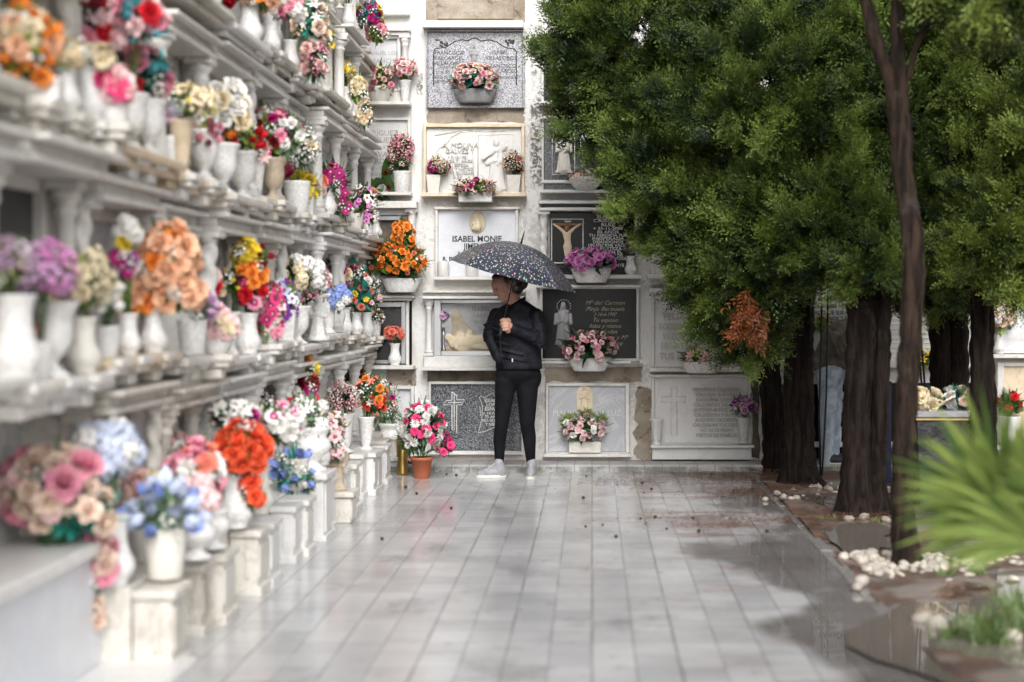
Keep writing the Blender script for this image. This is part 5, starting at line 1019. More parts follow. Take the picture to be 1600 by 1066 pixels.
m = MB(); m.tube([Q(796, 478, -.105), Q(789, 500, -.15), Q(783, 530, -.158), Q(785, 556, -.152), Q(791, 575, -.15)], .004, 6); m.build('zip', 'cord_black', jacket)
m = MB(); m.box(*[v for p in zip(Q(801, 559, -.15), Q(803, 565, -.14)) for v in p], .001); m.build('zip_pull', 'aluminium', jacket)
m = MB(); mirrorless(m, LEGS, .0); m.ball(Q(808.5, 584), (.186, .125, .105), 22, 12); m.ball(Q(831, 590, .04), (.08, .1, .11)); blob(m, 'leggings', 'black_leggings', woman, .008, 4)
# hair drawn back into a bun
m = MB(); m.ball(Q(799, 438.5, 0), (.105, .09, .08), 20, 12); m.ball(Q(806, 447, 0), (.07, .08, .075), 16, 10); m.ball(Q(815, 442, 0), (.056, .055, .06), 16, 10); m.ball(Q(784, 434, 0), (.085, .078, .045), 14, 9)
blob(m, 'hair', 'hair', woman, .006, 2)
m = MB(); m.ball(Q(797.3, 455.5, -.09), .009, 8, 6); m.build('earring', 'ceramic_white', woman)
m = MB(); m.ball(Q(776.3, 452.2, -.058), (.009, .008, .005), 10, 6); m.build('eye', 'ink_black', woman)
m = MB(); m.cap(Q(774.5, 453.4, -.054), Q(777.6, 453.0, -.062), .0022, .0016, 8); m.build('eyelid', 'hair', woman)
m = MB(); m.cap(Q(772, 447.6, -.052), Q(778, 446.4, -.066), .0022, .0015, 8); m.build('eyebrow', 'hair', woman)
def shoe(pts, top, parent, sole):
    m = MB()
    for a, b, ra, rb in pts: m.cap(a, b, ra, rb)
    s = blob(m, 'shoe', 'shoe_grey', parent, .006, 2)
    m = MB(); m.prism2 = None
    return s
def sole(parent, cx, cy, L, W, ang):
    m = MB(); n = 24; vs = []
    for z in (.001, .024):
        for i in range(n):
            a = 6.2832 * i / n; x = math.cos(a) * L / 2; y = math.sin(a) * W / 2 * (1 + .16 * math.cos(a)); vs.append((cx + x * math.cos(ang) - y * math.sin(ang), cy + x * math.sin(ang) + y * math.cos(ang), z))
    m.add(vs, [tuple(reversed(range(n))), tuple(range(n, 2 * n))] + [(i, (i + 1) % n, n + (i + 1) % n, n + i) for i in range(n)]); m.build('sole', 'sole_white', parent)
Yf = EYE * F / (746.5 - 475)
def FQ(px, z, d): return (X_(px, Yf), Yf + d, z)
s = shoe([(FQ(783, .045, .02), FQ(760, .04, -.0), .043, .04), (FQ(760, .04, -.0), FQ(750, .03, -.005), .04, .028), (FQ(782, .06, .02), FQ(779, .115, .02), .045, .041), (FQ(776, .085, .015), FQ(763, .055, .005), .035, .03)], 0, woman, 0); sole(s, X_(767, Yf), Yf + .008, .245, .088, R(186))
m = MB()
for i in range(4): m.tube([FQ(771 - i * 3.6, .108 - i * .013, -.028), FQ(774 - i * 3.6, .118 - i * .013, .01), FQ(772 - i * 3.6, .11 - i * .013, .04)], .004, 5)
m.build('shoelaces', 'sole_white', s)
s = shoe([(FQ(830, .045, .08), FQ(829.3, .04, -.06), .043, .042), (FQ(829.3, .04, -.06), FQ(829, .03, -.11), .041, .03), (FQ(830, .06, .07), FQ(830, .12, .07), .045, .041), (FQ(830, .09, .04), FQ(829.5, .055, -.04), .035, .032)], 0, woman, 0); sole(s, X_(829.4, Yf), Yf - .015, .25, .09, R(-92))
m = MB()
for i in range(4): m.tube([FQ(825, .09 - i * .012, .02 - i * .022), FQ(829.5, .112 - i * .012, .0 - i * .022), FQ(834, .09 - i * .012, .02 - i * .022)], .0045, 5)
m.build('shoelaces', 'sole_white', s)

# umbrella
A = Vector(Q(802.5, 430, -.13)); ax = (Vector(Q(815.5, 381.5, -.142)) - A); H = ax.length; ax.normalize(); RR = .515
umb = thing('umbrella', 'open black umbrella with small multicoloured dots held over the woman', 'umbrella', Vector(Q(790, 508, -.24)))
u, w, _ = ground_basis(ax); side = Vector((1, 0, 0)); side = (side - ax * side.dot(ax)).normalized(); fw = ax.cross(side)
def canopy_pt(rr, a):
    g = abs(math.sin(4 * a)); r = RR * rr * (1 - .075 * g * rr ** 3); h = H * (1 - rr ** 2.15) - .022 * g * rr ** 2 * (1 - .6 * rr)
    return A + side * (r * math.cos(a)) + fw * (r * math.sin(a)) + ax * h, r
def canopy(off, name, mat):
    m = MB(); nr, na = 12, 96; vs = []; uv = []
    for j in range(nr + 1):
        for i in range(na):
            p, r = canopy_pt(max(.002, j / nr), 6.2832 * i / na); vs.append(p + ax * off); uv.append((r / RR * math.cos(6.2832 * i / na) * .5 + .5, r / RR * math.sin(6.2832 * i / na) * .5 + .5))
    m.add(vs, [(j * na + i, j * na + (i + 1) % na, (j + 1) * na + (i + 1) % na, (j + 1) * na + i) for j in range(nr) for i in range(na)], 0, True)
    o = m.build(name, mat, umb); ul = o.data.uv_layers.new(name='UVMap')
    for l in o.data.loops: ul.data[l.index].uv = uv[l.vertex_index]
    return o
c_ = canopy(0, 'canopy', 'dotted_canopy'); canopy(-.004, 'lining', 'canopy_lining').parent = umb
m = MB(); m.tube([Q(788.5, 505, -.245), A + ax * (H + .01)], .005, 8); m.build('shaft', 'cord_black', umb)
m = MB(); m.tube([A + ax * (H - .01), A + ax * (H + .05), A + ax * (H + .105)], [.009, .006, .003], 8); m.build('ferrule', 'cord_black', umb)
m = MB(); d = (Vector(Q(788.5, 505, -.245)) - A - ax * H).normalized(); h0 = Vector(Q(789.5, 499, -.245)); m.tube([h0, h0 + d * .05, h0 + d * .12, h0 + d * .135], [.012, .014, .014, .009], 12); m.build('handle', 'cord_black', umb)
for i in range(8):
    a = 6.2832 * i / 8; m = MB(); m.tube([canopy_pt(max(.03, j / 10), a)[0] - ax * .009 for j in range(11)], .003, 5); m.ball(canopy_pt(1.005, a)[0], .008, 6, 5); m.build('rib', 'steel', umb)

# ------------------------------------------------------------------ the man bending behind the trunks
MY = 13.5; 
def N(px, py, d=0.0): return (X_(px, MY), MY + d, Z_(py, MY))
man = thing('person', 'man in brown jacket and light jeans bending down behind the dark tree trunks', 'person', (X_(1292, MY), MY, .059))
JL = [((1292, 590, -.06), (1291, 660, -.07), .092, .066), ((1291, 660, -.07), (1291, 722, -.05), .066, .055), ((1303, 590, .08), (1304, 660, .07), .09, .066), ((1304, 660, .07), (1304, 722, .1), .064, .055)]
BK = [((1296, 566), (1315, 530), .15, .165), ((1315, 530), (1345, 520), .165, .15), ((1345, 520), (1362, 532), .14, .09)]
AR = [((1346, 528, -.14), (1338, 580, -.17), .06, .052), ((1338, 580, -.17), (1340, 625, -.16), .05, .04), ((1352, 526, .14), (1352, 580, .15), .06, .05), ((1352, 580, .15), (1354, 625, .12), .05, .04)]
m = MB()
for a, b, ra, rb in JL + BK + AR: m.cap(N(*a), N(*b), ra - .014, rb - .012)
m.ball(N(1374, 548, 0), (.085, .08, .105), 16, 10); m.cap(N(1360, 535), N(1370, 543), .055, .05); m.cap(N(1381, 556, -.01), N(1386, 560, -.01), .02, .014)
for px, d in ((1340, -.16), (1354, .12)):
    m.cap(N(px, 628, d), N(px, 640, d), .036, .03)
    for i in range(4): m.cap(N(px - 4 + i * 2.8, 642, d), N(px - 4 + i * 2.8 + 1, 653 - abs(i - 1.5), d - .02), .0095, .008)
    m.cap(N(px + 5, 634, d - .02), N(px + 8, 645, d - .03), .011, .009)
blob(m, 'body', 'skin', man, .008, 3)
m = MB()
for a, b, ra, rb in JL: m.cap(N(*a), N(*b), ra, rb)
m.ball(N(1296, 582), (.13, .17, .13)); blob(m, 'jeans', 'light_jeans', man, .01, 3)
m = MB()
for a, b, ra, rb in BK + AR: m.cap(N(*a), N(*b), ra, rb)
for i in range(6): m.cap(N(1290 + 7 * i, 516 + 3 * i, -.15), N(1306 + 7 * i, 556 - 5 * i, -.165), .016, .012)
blob(m, 'jacket', 'brown_jacket', man, .01, 2)
m = MB(); m.ball(N(1375, 541, 0), (.092, .088, .09), 16, 10); blob(m, 'hair', 'hair', man, .01, 2)
for px, d in ((1296, -.06), (1308, .09)):
    m = MB(); z = .059 + .045; f = lambda a, zz, dd=0: (X_(a, MY), MY + d + dd, zz)
    m.cap(f(px - 4, z), f(px + 12, z - .005), .046, .043); m.cap(f(px + 12, z - .005), f(px + 19, z - .014), .042, .03); m.cap(f(px - 3, z + .02), f(px - 4, z + .08), .047, .045); s = blob(m, 'shoe', 'shoe_navy', man, .008, 2)
    m = MB(); m.box(X_(px - 10, MY), X_(px + 23, MY), MY + d - .042, MY + d + .042, .06, .08, .008); m.build('sole', 'sole_white', s)

# ------------------------------------------------------------------ trees
def trunk_mesh(paths, Y, seed, n=16, lump=.1):
    """paths: lists of (px, py, width_px[, dy]) at depth Y"""
    q = random.Random(seed); m = MB(); k = Y / F
    for path in paths:
        P = [Vector((X_(p[0], Y), Y + (p[3] if len(p) > 3 else 0), Z_(p[1], Y))) for p in path]; W = [p[2] * k / 2 for p in path]
        pts = []; rad = []
        for i in range(len(P) - 1):
            c = max(2, int((P[i + 1] - P[i]).length / .045))
            for j in range(c): f = j / c; pts.append(P[i].lerp(P[i + 1], f) + Vector((q.uniform(-.006, .006), q.uniform(-.006, .006), 0))); rad.append((W[i] + (W[i + 1] - W[i]) * f) * q.uniform(.94, 1.05))
        pts.append(P[-1]); rad.append(W[-1]); o = len(m.v); m.tube(pts, rad, n)
        ph = [q.random() * 6.28 for _ in range(4)]
        for j in range(len(pts)):
            for i in range(n):
                a = 6.2832 * i / n; v = Vector(m.v[o + j * n + i]); z = v.z; fl = max(0, 1 - max(0, z) / .3) ** 2 * .55 * (.55 + .45 * math.sin(4 * a + ph[3]))
                kk = 1 + lump * (.5 * math.sin(3 * a + ph[0] + z * 1.2) + .4 * math.sin(5 * a + ph[1] - z * 1.9) + .3 * math.sin(9 * a + ph[2] + z * 5) + q.uniform(-.3, .3))
                w_ = (v - pts[j]) * kk; m.v[o + j * n + i] = tuple(pts[j] + Vector((w_.x * (1 + fl), w_.y * (1 + fl), w_.z)))
    return m
def crown_mesh(name, ells, seed, mat, spacing=.18, sprays=56, leaf=.043, inner=.5, asc=.55):
    g = np.random.default_rng(seed); C = []; Nn = []
    for (cx, cy, rx, ry, Y, rd) in ells:
        k = Y / F; c = np.array((X_(cx, Y), Y, Z_(cy, Y))); r = np.array((rx * k, rd, ry * k)); area = 4 * math.pi * (np.mean([(r[0] * r[1]) ** 1.6, (r[0] * r[2]) ** 1.6, (r[1] * r[2]) ** 1.6])) ** (1 / 1.6)
        n1 = int(area / spacing ** 2); n2 = int(n1 * inner)
        d = g.normal(size=(n1 + n2, 3)); d /= np.linalg.norm(d, axis=1)[:, None]
        s = np.concatenate([np.where(g.random(n1) < .14, g.uniform(1.05, 1.2, n1), g.uniform(.82, 1.06, n1)), g.uniform(.35, .84, n2)])[:, None]
        C.append(c + d * r * s); nn = d / r; nn /= np.linalg.norm(nn, axis=1)[:, None]; Nn.append(nn)
    C = np.concatenate(C); Nn = np.concatenate(Nn); nc = len(C)
    ax = Nn * .75 + np.array((0, 0, asc)) + g.normal(size=(nc, 3)) * .3; ax /= np.linalg.norm(ax, axis=1)[:, None]
    size = g.uniform(.65, 1.3, nc); tone = np.clip(g.normal(.3, .24, nc), 0, .8)
    ci = np.repeat(np.arange(nc), sprays); ns = len(ci)
    d = ax[ci] + g.normal(size=(ns, 3)) * .42; d /= np.linalg.norm(d, axis=1)[:, None]
    L = g.uniform(.12, .25, ns) * size[ci]; o = C[ci] + g.normal(size=(ns, 3)) * .032 * size[ci][:, None] - d * (L * .3)[:, None]
    h = g.normal(size=(ns, 3)); sd = np.cross(d, h); sd /= np.linalg.norm(sd, axis=1)[:, None]
    V = []; T = []; nl = 11
    for j in range(nl):
        t = (j + .6) / nl; s = 1 if j % 2 else -1; last = j == nl - 1
        b = o + d * (L * t)[:, None]; ld = d * .82 + sd * (0 if last else s * .62) + g.normal(size=(ns, 3)) * .16
        ll = leaf * size[ci] * (1.05 - .5 * t) * g.uniform(.7, 1.2, ns); tip = b + ld * ll[:, None]
        wv = np.cross(ld, np.cross(d, sd)); wv /= np.linalg.norm(wv, axis=1)[:, None] + 1e-9; wd = (ll * .12 + .0012)[:, None]
        mid = b + ld * (ll * .5)[:, None]
        V.append(np.stack([b, mid + wv * wd, tip, mid - wv * wd], 1)); tt = np.clip(tone[ci] + .6 * t - .3 + g.normal(size=ns) * .07, 0, 1); T.append(np.repeat(tt[:, None], 4, 1))
    V = np.concatenate(V).reshape(-1, 3).astype(np.float32); T = np.concatenate(T).reshape(-1).astype(np.float32); nq = len(V) // 4
    me = bpy.data.meshes.new(name); me.vertices.add(len(V)); me.loops.add(len(V)); me.polygons.add(nq)
    me.loops.foreach_set('vertex_index', np.arange(len(V), dtype=np.int32)); me.polygons.foreach_set('loop_start', np.arange(0, len(V), 4, dtype=np.int32))
    return me, V, T, mat
def crown(name, parent, *a, **k):
    me, V, T, mat = crown_mesh(name, *a, **k); o = parent_world(parent)
    me.vertices.foreach_set('co', (V - np.array(o, dtype=np.float32)).ravel()); me.update(calc_edges=True)
    at = me.attributes.new('tone', 'FLOAT', 'POINT'); at.data.foreach_set('value', T); me.materials.append(MATS[mat])
    ob = bpy.data.objects.new(name, me); COL.objects.link(ob); ob.parent = parent; return ob
def tree(label, base, Y, paths, ells, seed, tmat='bark', cmat='cypress_leaf', **k):
    t = thing('cypress_tree', label, 'tree', (X_(base, Y), Y, 0), 'cypress trees in the planted bed')
    trunk_mesh(paths, Y, seed).build('trunk', tmat, t)
    if ells: crown('crown', t, ells, seed, cmat, **k)
    return t
Y1 = EYE * F / (737 - 475.); Y2 = EYE * F / (756 - 475.); Y3 = EYE * F / (805 - 475.); Y4 = EYE * F / (882 - 475.)
t1 = tree('far twin trunk cypress at the left end of the row, foliage reaching over the path', 1206, Y1, [[(1212, 740, 34), (1208, 720, 30), (1203, 640, 26), (1194, 560, 25), (1185, 470, 24), (1150, 300, 20)], [(1220, 738, 20, .1), (1217, 650, 18, .1), (1212, 560, 18, .1), (1215, 400, 16, .1)]],
    [(1000, 60, 150, 180, 12.0, .8), (1066, 250, 120, 165, 11.7, .7), (1135, 385, 92, 150, 11.7, .6), (1172, 510, 48, 58, 11.8, .28)], 11, inner=.8)
tree('dark thick trunked cypress second from the left with an orange dead sprig', 1252, Y2, [[(1252, 762, 62), (1250, 740, 50), (1248, 640, 48), (1250, 540, 46), (1256, 420, 42), (1240, 250, 30)], [(1236, 758, 26, -.06), (1237, 640, 24, -.06), (1240, 480, 22, -.06)]],
    [(1215, 130, 190, 240, 11.4, .85), (1206, 350, 112, 120, 11.3, .6)], 12, inner=.7)
dead = [c for c in COL.objects if c.name == 'cypress_tree.001'][0]
crown('dead_sprig', dead, [(1172, 486, 7, 20, 10.95, .04), (1163, 515, 9, 16, 10.95, .04), (1184, 505, 10, 6, 10.95, .04)], 5, 'dead_leaf', spacing=.075, sprays=8, leaf=.05, asc=-.8)
tree('broad double trunk cypress in the middle of the row, roots in brown needles', 1350, Y3, [[(1338, 812, 66), (1336, 785, 48), (1338, 650, 44), (1346, 500, 44), (1350, 380, 36, .35), (1352, 260, 28, .8)], [(1374, 808, 40, .05), (1372, 770, 32, .05), (1376, 640, 30, .05), (1380, 480, 30, .05), (1384, 380, 26, .4), (1388, 300, 22, .7)]],
    [(1300, 332, 110, 95, 11.0, .55), (1356, 408, 66, 42, 10.45, .22), (1400, 180, 170, 240, 11.6, .9), (1420, 400, 110, 70, 11.7, .45)], 13, inner=.7)
tree('slender reddish trunk in front that forks near the top of the photo', 1415, Y4, [[(1416, 888, 48), (1414, 868, 39), (1409, 790, 36), (1411, 700, 36), (1421, 560, 35), (1428, 440, 35), (1424, 350, 33), (1411, 270, 31), (1407, 190, 36), (1396, 140, 24), (1376, 85, 22), (1357, 20, 20), (1340, -80, 18)], [(1408, 195, 30), (1408, 150, 24), (1401, 90, 22), (1402, 20, 21), (1404, -90, 18)], [(1409, 180, 14), (1416, 130, 10), (1432, 70, 9), (1458, 20, 8), (1500, -60, 6)]],
    [(1575, -12, 105, 58, 8.4, .45), (1480, -150, 150, 70, 8.7, .5)], 14, tmat='pale_bark', cmat='cypress_leaf_bright', spacing=.14)
tree('cypress with a black ribbed double trunk behind the container of discarded flowers', 1484, 12.2, [[(1474, 770, 42), (1472, 640, 36), (1470, 520, 34), (1466, 420, 32), (1470, 250, 26)], [(1496, 770, 40), (1497, 640, 34), (1496, 520, 32), (1492, 400, 30)]],
    [(1500, 300, 110, 170, 12.0, .8), (1480, 90, 120, 180, 12.2, .8)], 15, inner=.7)
tree('cypress with rusty brown trunk nearest the right edge and brighter foliage', 1538, 11.0, [[(1530, 812, 40), (1532, 700, 32), (1530, 560, 30), (1532, 440, 30), (1540, 250, 26)], [(1549, 812, 30, .1), (1551, 700, 26, .1), (1546, 560, 24, .1), (1548, 420, 24, .1)]],
    [(1535, 345, 105, 120, 10.8, .55), (1620, 260, 130, 200, 11.0, .8), (1560, 130, 130, 150, 11.2, .8)], 16, cmat='cypress_leaf_bright', inner=.7)

# hanging cords between the trunks
for lab, pts, Y in (('thin black cord hanging just right of the bending man\'s back', [(1294, 430), (1293, 520), (1291, 620), (1287, 700), (1284, 748)], 12.9), ('thin black cord hanging across the bending man\'s jeans', [(1284, 440), (1283, 520), (1281, 600), (1280, 650), (1282, 744)], 12.9), ('slanting black cord between the thin trunk and the ribbed one', [(1428, 440), (1432, 510), (1440, 600), (1448, 700), (1455, 758)], 12.4), ('second slanting black cord beside the thin trunk', [(1436, 440), (1438, 520), (1444, 590), (1452, 700), (1459, 758)], 12.4), ('upright black cord left of the rusty trunk', [(1500, 430), (1503, 520), (1507, 600), (1510, 700), (1512, 759)], 12.4)):
    m = MB(); P = [(X_(a, Y), Y, Z_(b, Y)) for a, b in pts]; m.tube(P, .008 if '1' in lab else .0085, 6); tag(m.build('cord', 'cord_black', org=P[-1]), lab, 'cord')
m = MB(); Y = 12.6; m.box(X_(1384, Y), X_(1392, Y), Y - .02, Y + .02, 0, Z_(600, Y), .004); m.box(X_(1383, Y), X_(1393, Y), Y - .025, Y + .025, Z_(600, Y), Z_(596, Y), .003); tag(m.build('blue_post', 'blue_paint', org=(X_(1388, Y), Y, 0)), 'narrow blue post glimpsed between the two middle trunks', 'post')
# container heaped with discarded flowers
Y = 11.2; x0, x1, zt = X_(1424, Y), X_(1519, Y), Z_(640, Y)
t = thing('flower_container', 'dark blue grey container heaped with cream flowers and teal leaves', 'container', ((x0 + x1) / 2, Y, 0))
m = MB(); c = (x0 + x1) / 2; hw = (x1 - x0) / 2
vs = [(c + sx * hw * f, Y + sy * .17 * f, z) for f, z in ((.82, 0), (.96, zt - .05)) for sx, sy in ((-1, -1), (1, -1), (1, 1), (-1, 1))]
m.add(vs, convex(vs, [(0, 1, 2, 3), (4, 5, 6, 7)] + [(i, (i + 1) % 4, 4 + (i + 1) % 4, 4 + i) for i in range(4)])); m.build('body', 'bin_dark', t)
m = MB(); m.box(x0 - .01, x1 + .01, Y - .185, Y + .185, zt - .05, zt, .012); m.build('rim', 'grey_stone', t)
m = MB(); m.box(x0 - .005, x1 + .005, Y - .188, Y - .184, zt - .062, zt - .05, .001); m.build('trim', 'brass', t)
bouquet(t, Y, (1447, 628, 26, 18), [('rose', 'cream', 6, .055), ('carnation', 'cream', 3, .05)], 'teal', seed=41, dy=-.02); bouquet(t, Y, (1504, 622, 30, 18), [('rose', 'rosecream', 6, .045), ('carnation', 'white', 5, .05)], 'teal', 'fern', seed=42, dy=-.02); bouquet(t, Y, (1514, 648, 8, 22), [('blossom_sprig', 'cream', 5, .035)], 'sage', seed=43, dy=-.16)
m = MB(); m.add([Vector(p) for p in ((X_(1453, Y), Y - .12, Z_(636, Y)), (X_(1487, Y), Y - .12, Z_(612, Y)), (X_(1489, Y), Y - .02, Z_(620, Y)), (X_(1456, Y), Y - .02, Z_(640, Y)), (X_(1453, Y), Y - .11, Z_(640, Y)), (X_(1487, Y), Y - .11, Z_(616, Y)), (X_(1489, Y), Y - .01, Z_(624, Y)), (X_(1456, Y), Y - .01, Z_(644, Y)))], [(0, 1, 2, 3), (7, 6, 5, 4), (0, 4, 5, 1), (1, 5, 6, 2), (2, 6, 7, 3), (3, 7, 4, 0)]); m.build('yellow_wrapper', 'petal_cream', t)

# ------------------------------------------------------------------ palm at the lower right
Y = 5.3; t = thing('fan_palm', 'bright green fan palm at the lower right, close to the camera', 'palm', (X_(1650, Y), Y, 0))
m = trunk_mesh([[(1652, 1040, 60), (1648, 960, 55), (1640, 880, 46)]], Y, 31, lump=.2); m.build('trunk', 'bark', t)
def frond(hub, ang0, ang1, nb, L, tiltY, seed):
    q = random.Random(seed); m = MB(); H0 = Vector((X_(hub[0], Y), Y + hub[2], Z_(hub[1], Y)))
    B = Vector((X_(1645, Y), Y, Z_(905, Y))); m.tube([B, B.lerp(H0, .5) + Vector((0, 0, .04)), H0], [.014, .011, .009], 6)
    nh = len(m.v); tone = [q.random() for _ in range(nb)]
    for i in range(nb):
        a = R(ang0 + (ang1 - ang0) * i / (nb - 1) + q.uniform(-2, 2)); d = Vector((math.cos(a), math.sin(tiltY) * math.cos(a * 1.3) - .25 + q.uniform(-.1, .1), math.sin(a))).normalized()
        ln = L * q.uniform(.82, 1.1) * (.72 + .28 * math.sin(math.pi * (i + .5) / nb)); sd = d.cross(Vector((0, -1, .2))).normalized(); up = sd.cross(d)
        vs = []; n = 7
        for j in range(n + 1):
            u = j / n; w = .0095 * (math.sin(math.pi * min(1, .2 + u * .85)) ** .7) + .001; p = H0 + d * ln * u + Vector((0, 0, -.11 * ln * u ** 2.6))
            vs += [p - sd * w + up * w * .5, p, p + sd * w + up * w * .5]
        m.add(vs, [(j * 3 + v, j * 3 + v + 1, j * 3 + v + 4, j * 3 + v + 3) for j in range(n) for v in (0, 1)], 0, True)
    o = m.build('frond', 'palm_leaf', t); at = o.data.attributes.new('tone', 'FLOAT', 'POINT'); tv = [q.random()] * len(m.v)
    for k in range(66, len(m.v)): tv[k] = tone[min(len(tone) - 1, (k - nh) // 24)] if k >= nh else .3
    at.data.foreach_set('value', tv)
for i, (hub, a0, a1, nb, L, ty) in enumerate((((1575, 815, -.05), 104, 190, 36, .52, .5), ((1575, 800, .1), 62, 184, 38, .52, .2), ((1640, 790, -.12), 48, 160, 34, .42, .3), ((1600, 838, -.16), 120, 192, 30, .42, .3), ((1622, 822, .2), 80, 186, 36, .58, .6), ((1690, 830, 0), 20, 130, 26, .44, .2))): frond(hub, a0, a1, nb, L, ty, i)
# grass tufts, pebbles, cones and litter
q = random.Random(21)
for i, (px, py, h) in enumerate(((1500, 1002, .16), (1525, 1000, .2), (1552, 996, .22), (1580, 998, .24), (1603, 1000, .3), (1565, 1010, .18), (1540, 1012, .15), (1478, 1000, .1), (1590, 960, .26), (1475, 905, .1), (1530, 900, .12), (1290, 815, .07), (1302, 812, .06), (1375, 815, .06))):
    Y = EYE * F / (py - 475.); o = Vector((X_(px, Y), Y, 0)); m = MB()
    for k in range(34):
        a = q.random() * 6.28; d = Vector((math.cos(a) * q.uniform(.15, .7), math.sin(a) * q.uniform(.15, .7), 1)).normalized(); l = h * q.uniform(.5, 1.1); b = o + Vector((q.gauss(0, .03), q.gauss(0, .03), -.005)); s = d.cross(Vector((0, 1, 0))).normalized(); w = .005; vs = []
        for j in range(5): u = j / 4; p = b + d * l * u + Vector((d.x, d.y, -.5)) * (l * .45 * u * u); vs += [p - s * w * (1 - u * .9), p + s * w * (1 - u * .9)]
        m.add(vs, [(j * 2, j * 2 + 1, j * 2 + 3, j * 2 + 2) for j in range(4)], 0, True)
    tag(m.build('grass_tuft', 'grass_blade', org=o), 'small tuft of green grass growing in the wet planted bed', 'grass', 'grass tufts in the bed')
peb = []
for v in range(5):
    m = MB(); m.ball((0, 0, 0), (1, .8, .62), 12, 8); m.v = [tuple(c * (1 + .13 * math.sin(3 * a + v) * math.cos(2 * b + v * 2) + q.uniform(-.03, .03)) for c in (a, b, cc)) for a, b, cc in m.v]; peb.append(m.mesh('white_stone', 'pebble'))
spots = [(q.uniform(1352, 1625), q.gauss(880, 9) if q.random() < .8 else q.uniform(862, 915), q.uniform(.012, .034)) for _ in range(130)] + [(q.uniform(1350, 1480), q.gauss(884, 8), q.uniform(.015, .034)) for _ in range(70)] + [(q.uniform(1318, 1400), q.uniform(866, 885), q.uniform(.03, .045)) for _ in range(12)] + [(q.uniform(1225, 1400), q.gauss(766, 5), q.uniform(.014, .03)) for _ in range(46)] + [(q.uniform(1190, 1260), q.uniform(775, 784), .03) for _ in range(5)] + [(1346, 918, .05), (1340, 925, .035), (1350, 812, .04), (1326, 814, .035), (1385, 816, .035), (1466, 985, .06), (1440, 975, .05), (1510, 985, .045), (1580, 1005, .06), (1225, 778, .03)]
for px, py, r in spots:
    Y = EYE * F / (py - 475.); x = X_(px, Y)
    o = bpy.data.objects.new('white_stone', q.choice(peb)); COL.objects.link(o); o.location = (x, Y, r * .42 + (.012 if 1.3 < x < 1.375 else 0)); o.rotation_euler = (q.uniform(-.3, .3), q.uniform(-.3, .3), q.random() * 6.28); o.scale = (r, r, r)
    tag(o, 'rounded off-white stone lying in the wet bed around the trees', 'stone', 'white stones around the trees')
m = MB(); m.ball((0, 0, 0), (1, .9, .9), 9, 7); cm = m.mesh('cypress_cone', 'cone_brown')
for px, py in [(q.uniform(910, 1300), q.uniform(742, 845)) for _ in range(13)] + [(634, 763), (651, 773), (713, 744), (916, 745), (1111, 742), (1018, 766), (1006, 771), (1146, 769), (1171, 768), (1001, 812), (1083, 812), (1092, 832), (698, 742), (705, 796), (597, 844)]:
    Y = EYE * F / (py - 475.); r = q.uniform(.007, .014); o = bpy.data.objects.new('cypress_cone', cm); COL.objects.link(o); o.location = (X_(px, Y), Y, r * .8); o.scale = (r, r, r); tag(o, 'tiny dark cypress cone fallen on the wet paving', 'cone', 'cypress cones scattered on the paving')
m = MB(); g = random.Random(8)
def sliver(x, y, z):
    a = g.random() * 6.28; l = g.uniform(.008, .03); w = .0028; c, s = math.cos(a), math.sin(a); dz = g.uniform(0, .008)
    m.add([(x - c * l, y - s * l, z), (x - s * w, y + c * w, z + dz), (x + c * l, y + s * l, z + .002), (x + s * w, y - c * w, z + dz)], [(0, 1, 2, 3)])
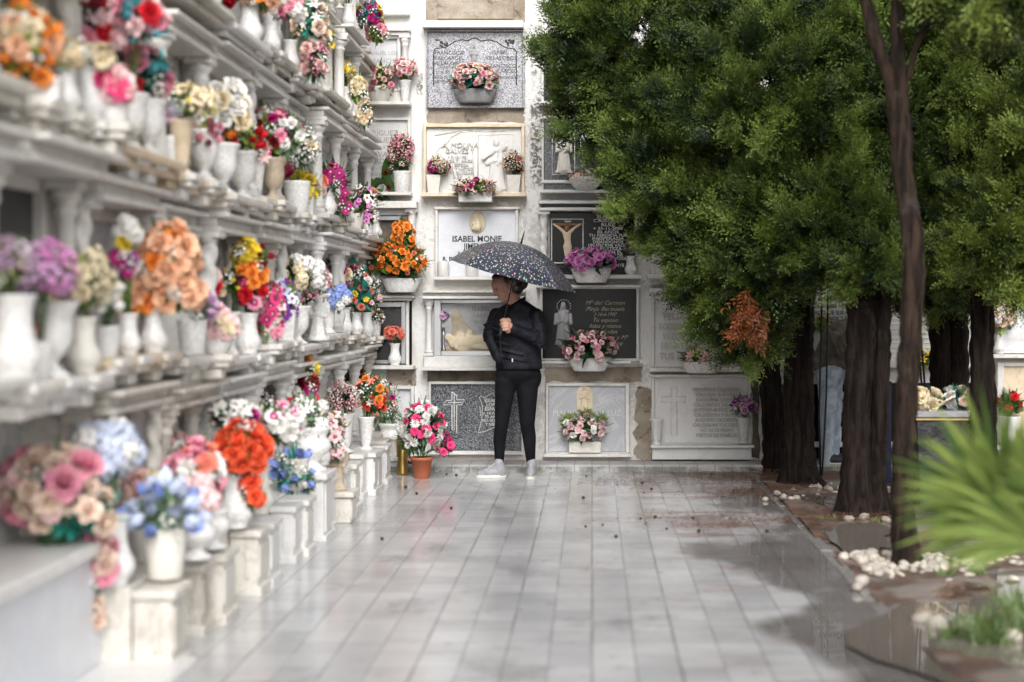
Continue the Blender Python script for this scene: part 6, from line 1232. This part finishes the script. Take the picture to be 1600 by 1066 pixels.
for cx, cy, sx, sy, n in ((.55, 12.7, .35, .25, 700), (1.3, 12.95, .3, .18, 900), (.9, 10.4, .35, .22, 900), (1.25, 12.0, .28, .2, 1200), (1.75, 10.6, .25, .3, 900), (1.1, 13.3, .35, .06, 500), (0, 11.5, .8, 1.2, 250)):
    for _ in range(int(n * 1.6)):
        x, y = g.gauss(cx, sx), g.gauss(cy, sy)
        if y < WY - .47: sliver(x, y, .006 if x < 1.3 else .03)
tag(m.build('needle_litter', 'litter'), 'reddish brown needle litter drifted over the wet paving near the trees', None, None, 'stuff')

# ------------------------------------------------------------------ light, sky, camera
w = bpy.data.worlds.new('World'); S.world = w; w.use_nodes = True; nt = w.node_tree
sky = nt.nodes.new('ShaderNodeTexSky'); sky.sky_type = 'NISHITA'; sky.sun_disc = False; sky.sun_elevation = R(38); sky.sun_rotation = R(174); sky.air_density = 1.0; sky.dust_density = 6; sky.ozone_density = .6
hs = nt.nodes.new('ShaderNodeHueSaturation'); hs.inputs['Saturation'].default_value = .12
nt.links.new(sky.outputs[0], hs.inputs['Color']); nt.links.new(hs.outputs[0], nt.nodes['Background'].inputs[0]); nt.nodes['Background'].inputs[1].default_value = .15
l = bpy.data.lights.new('overcast_sun', 'SUN'); l.energy = .6; l.angle = R(35); l.color = (1, .985, .96)
lo = bpy.data.objects.new('overcast_sun', l); COL.objects.link(lo)
el, az = R(38), R(174); dirv = Vector((math.sin(az) * math.cos(el), math.cos(az) * math.cos(el), math.sin(el)))
lo.rotation_mode = 'QUATERNION'; lo.rotation_quaternion = dirv.to_track_quat('Z', 'Y'); lo.location = (2, 0, 9)
cam = bpy.data.cameras.new('camera'); co = bpy.data.objects.new('camera', cam); COL.objects.link(co); S.camera = co
co.location = (0, 0, EYE); co.rotation_euler = (R(90), 0, 0); cam.sensor_width = 36; cam.lens = 36 * F / 1600; cam.clip_end = 600
cam.shift_x = -125 / 1600; cam.shift_y = -58 / 1600
cam.dof.use_dof = True; cam.dof.focus_distance = 13.15; cam.dof.aperture_fstop = 1.2
S.view_settings.view_transform = 'Standard'; S.view_settings.look = 'None'; S.view_settings.exposure = 0.68; S.view_settings.gamma = 1
S.render.engine = 'CYCLES'
cy = S.cycles; cy.use_denoising = True; cy.max_bounces = 6; cy.diffuse_bounces = 3; cy.glossy_bounces = 3; cy.transparent_max_bounces = 8; cy.caustics_reflective = False; cy.caustics_refractive = False
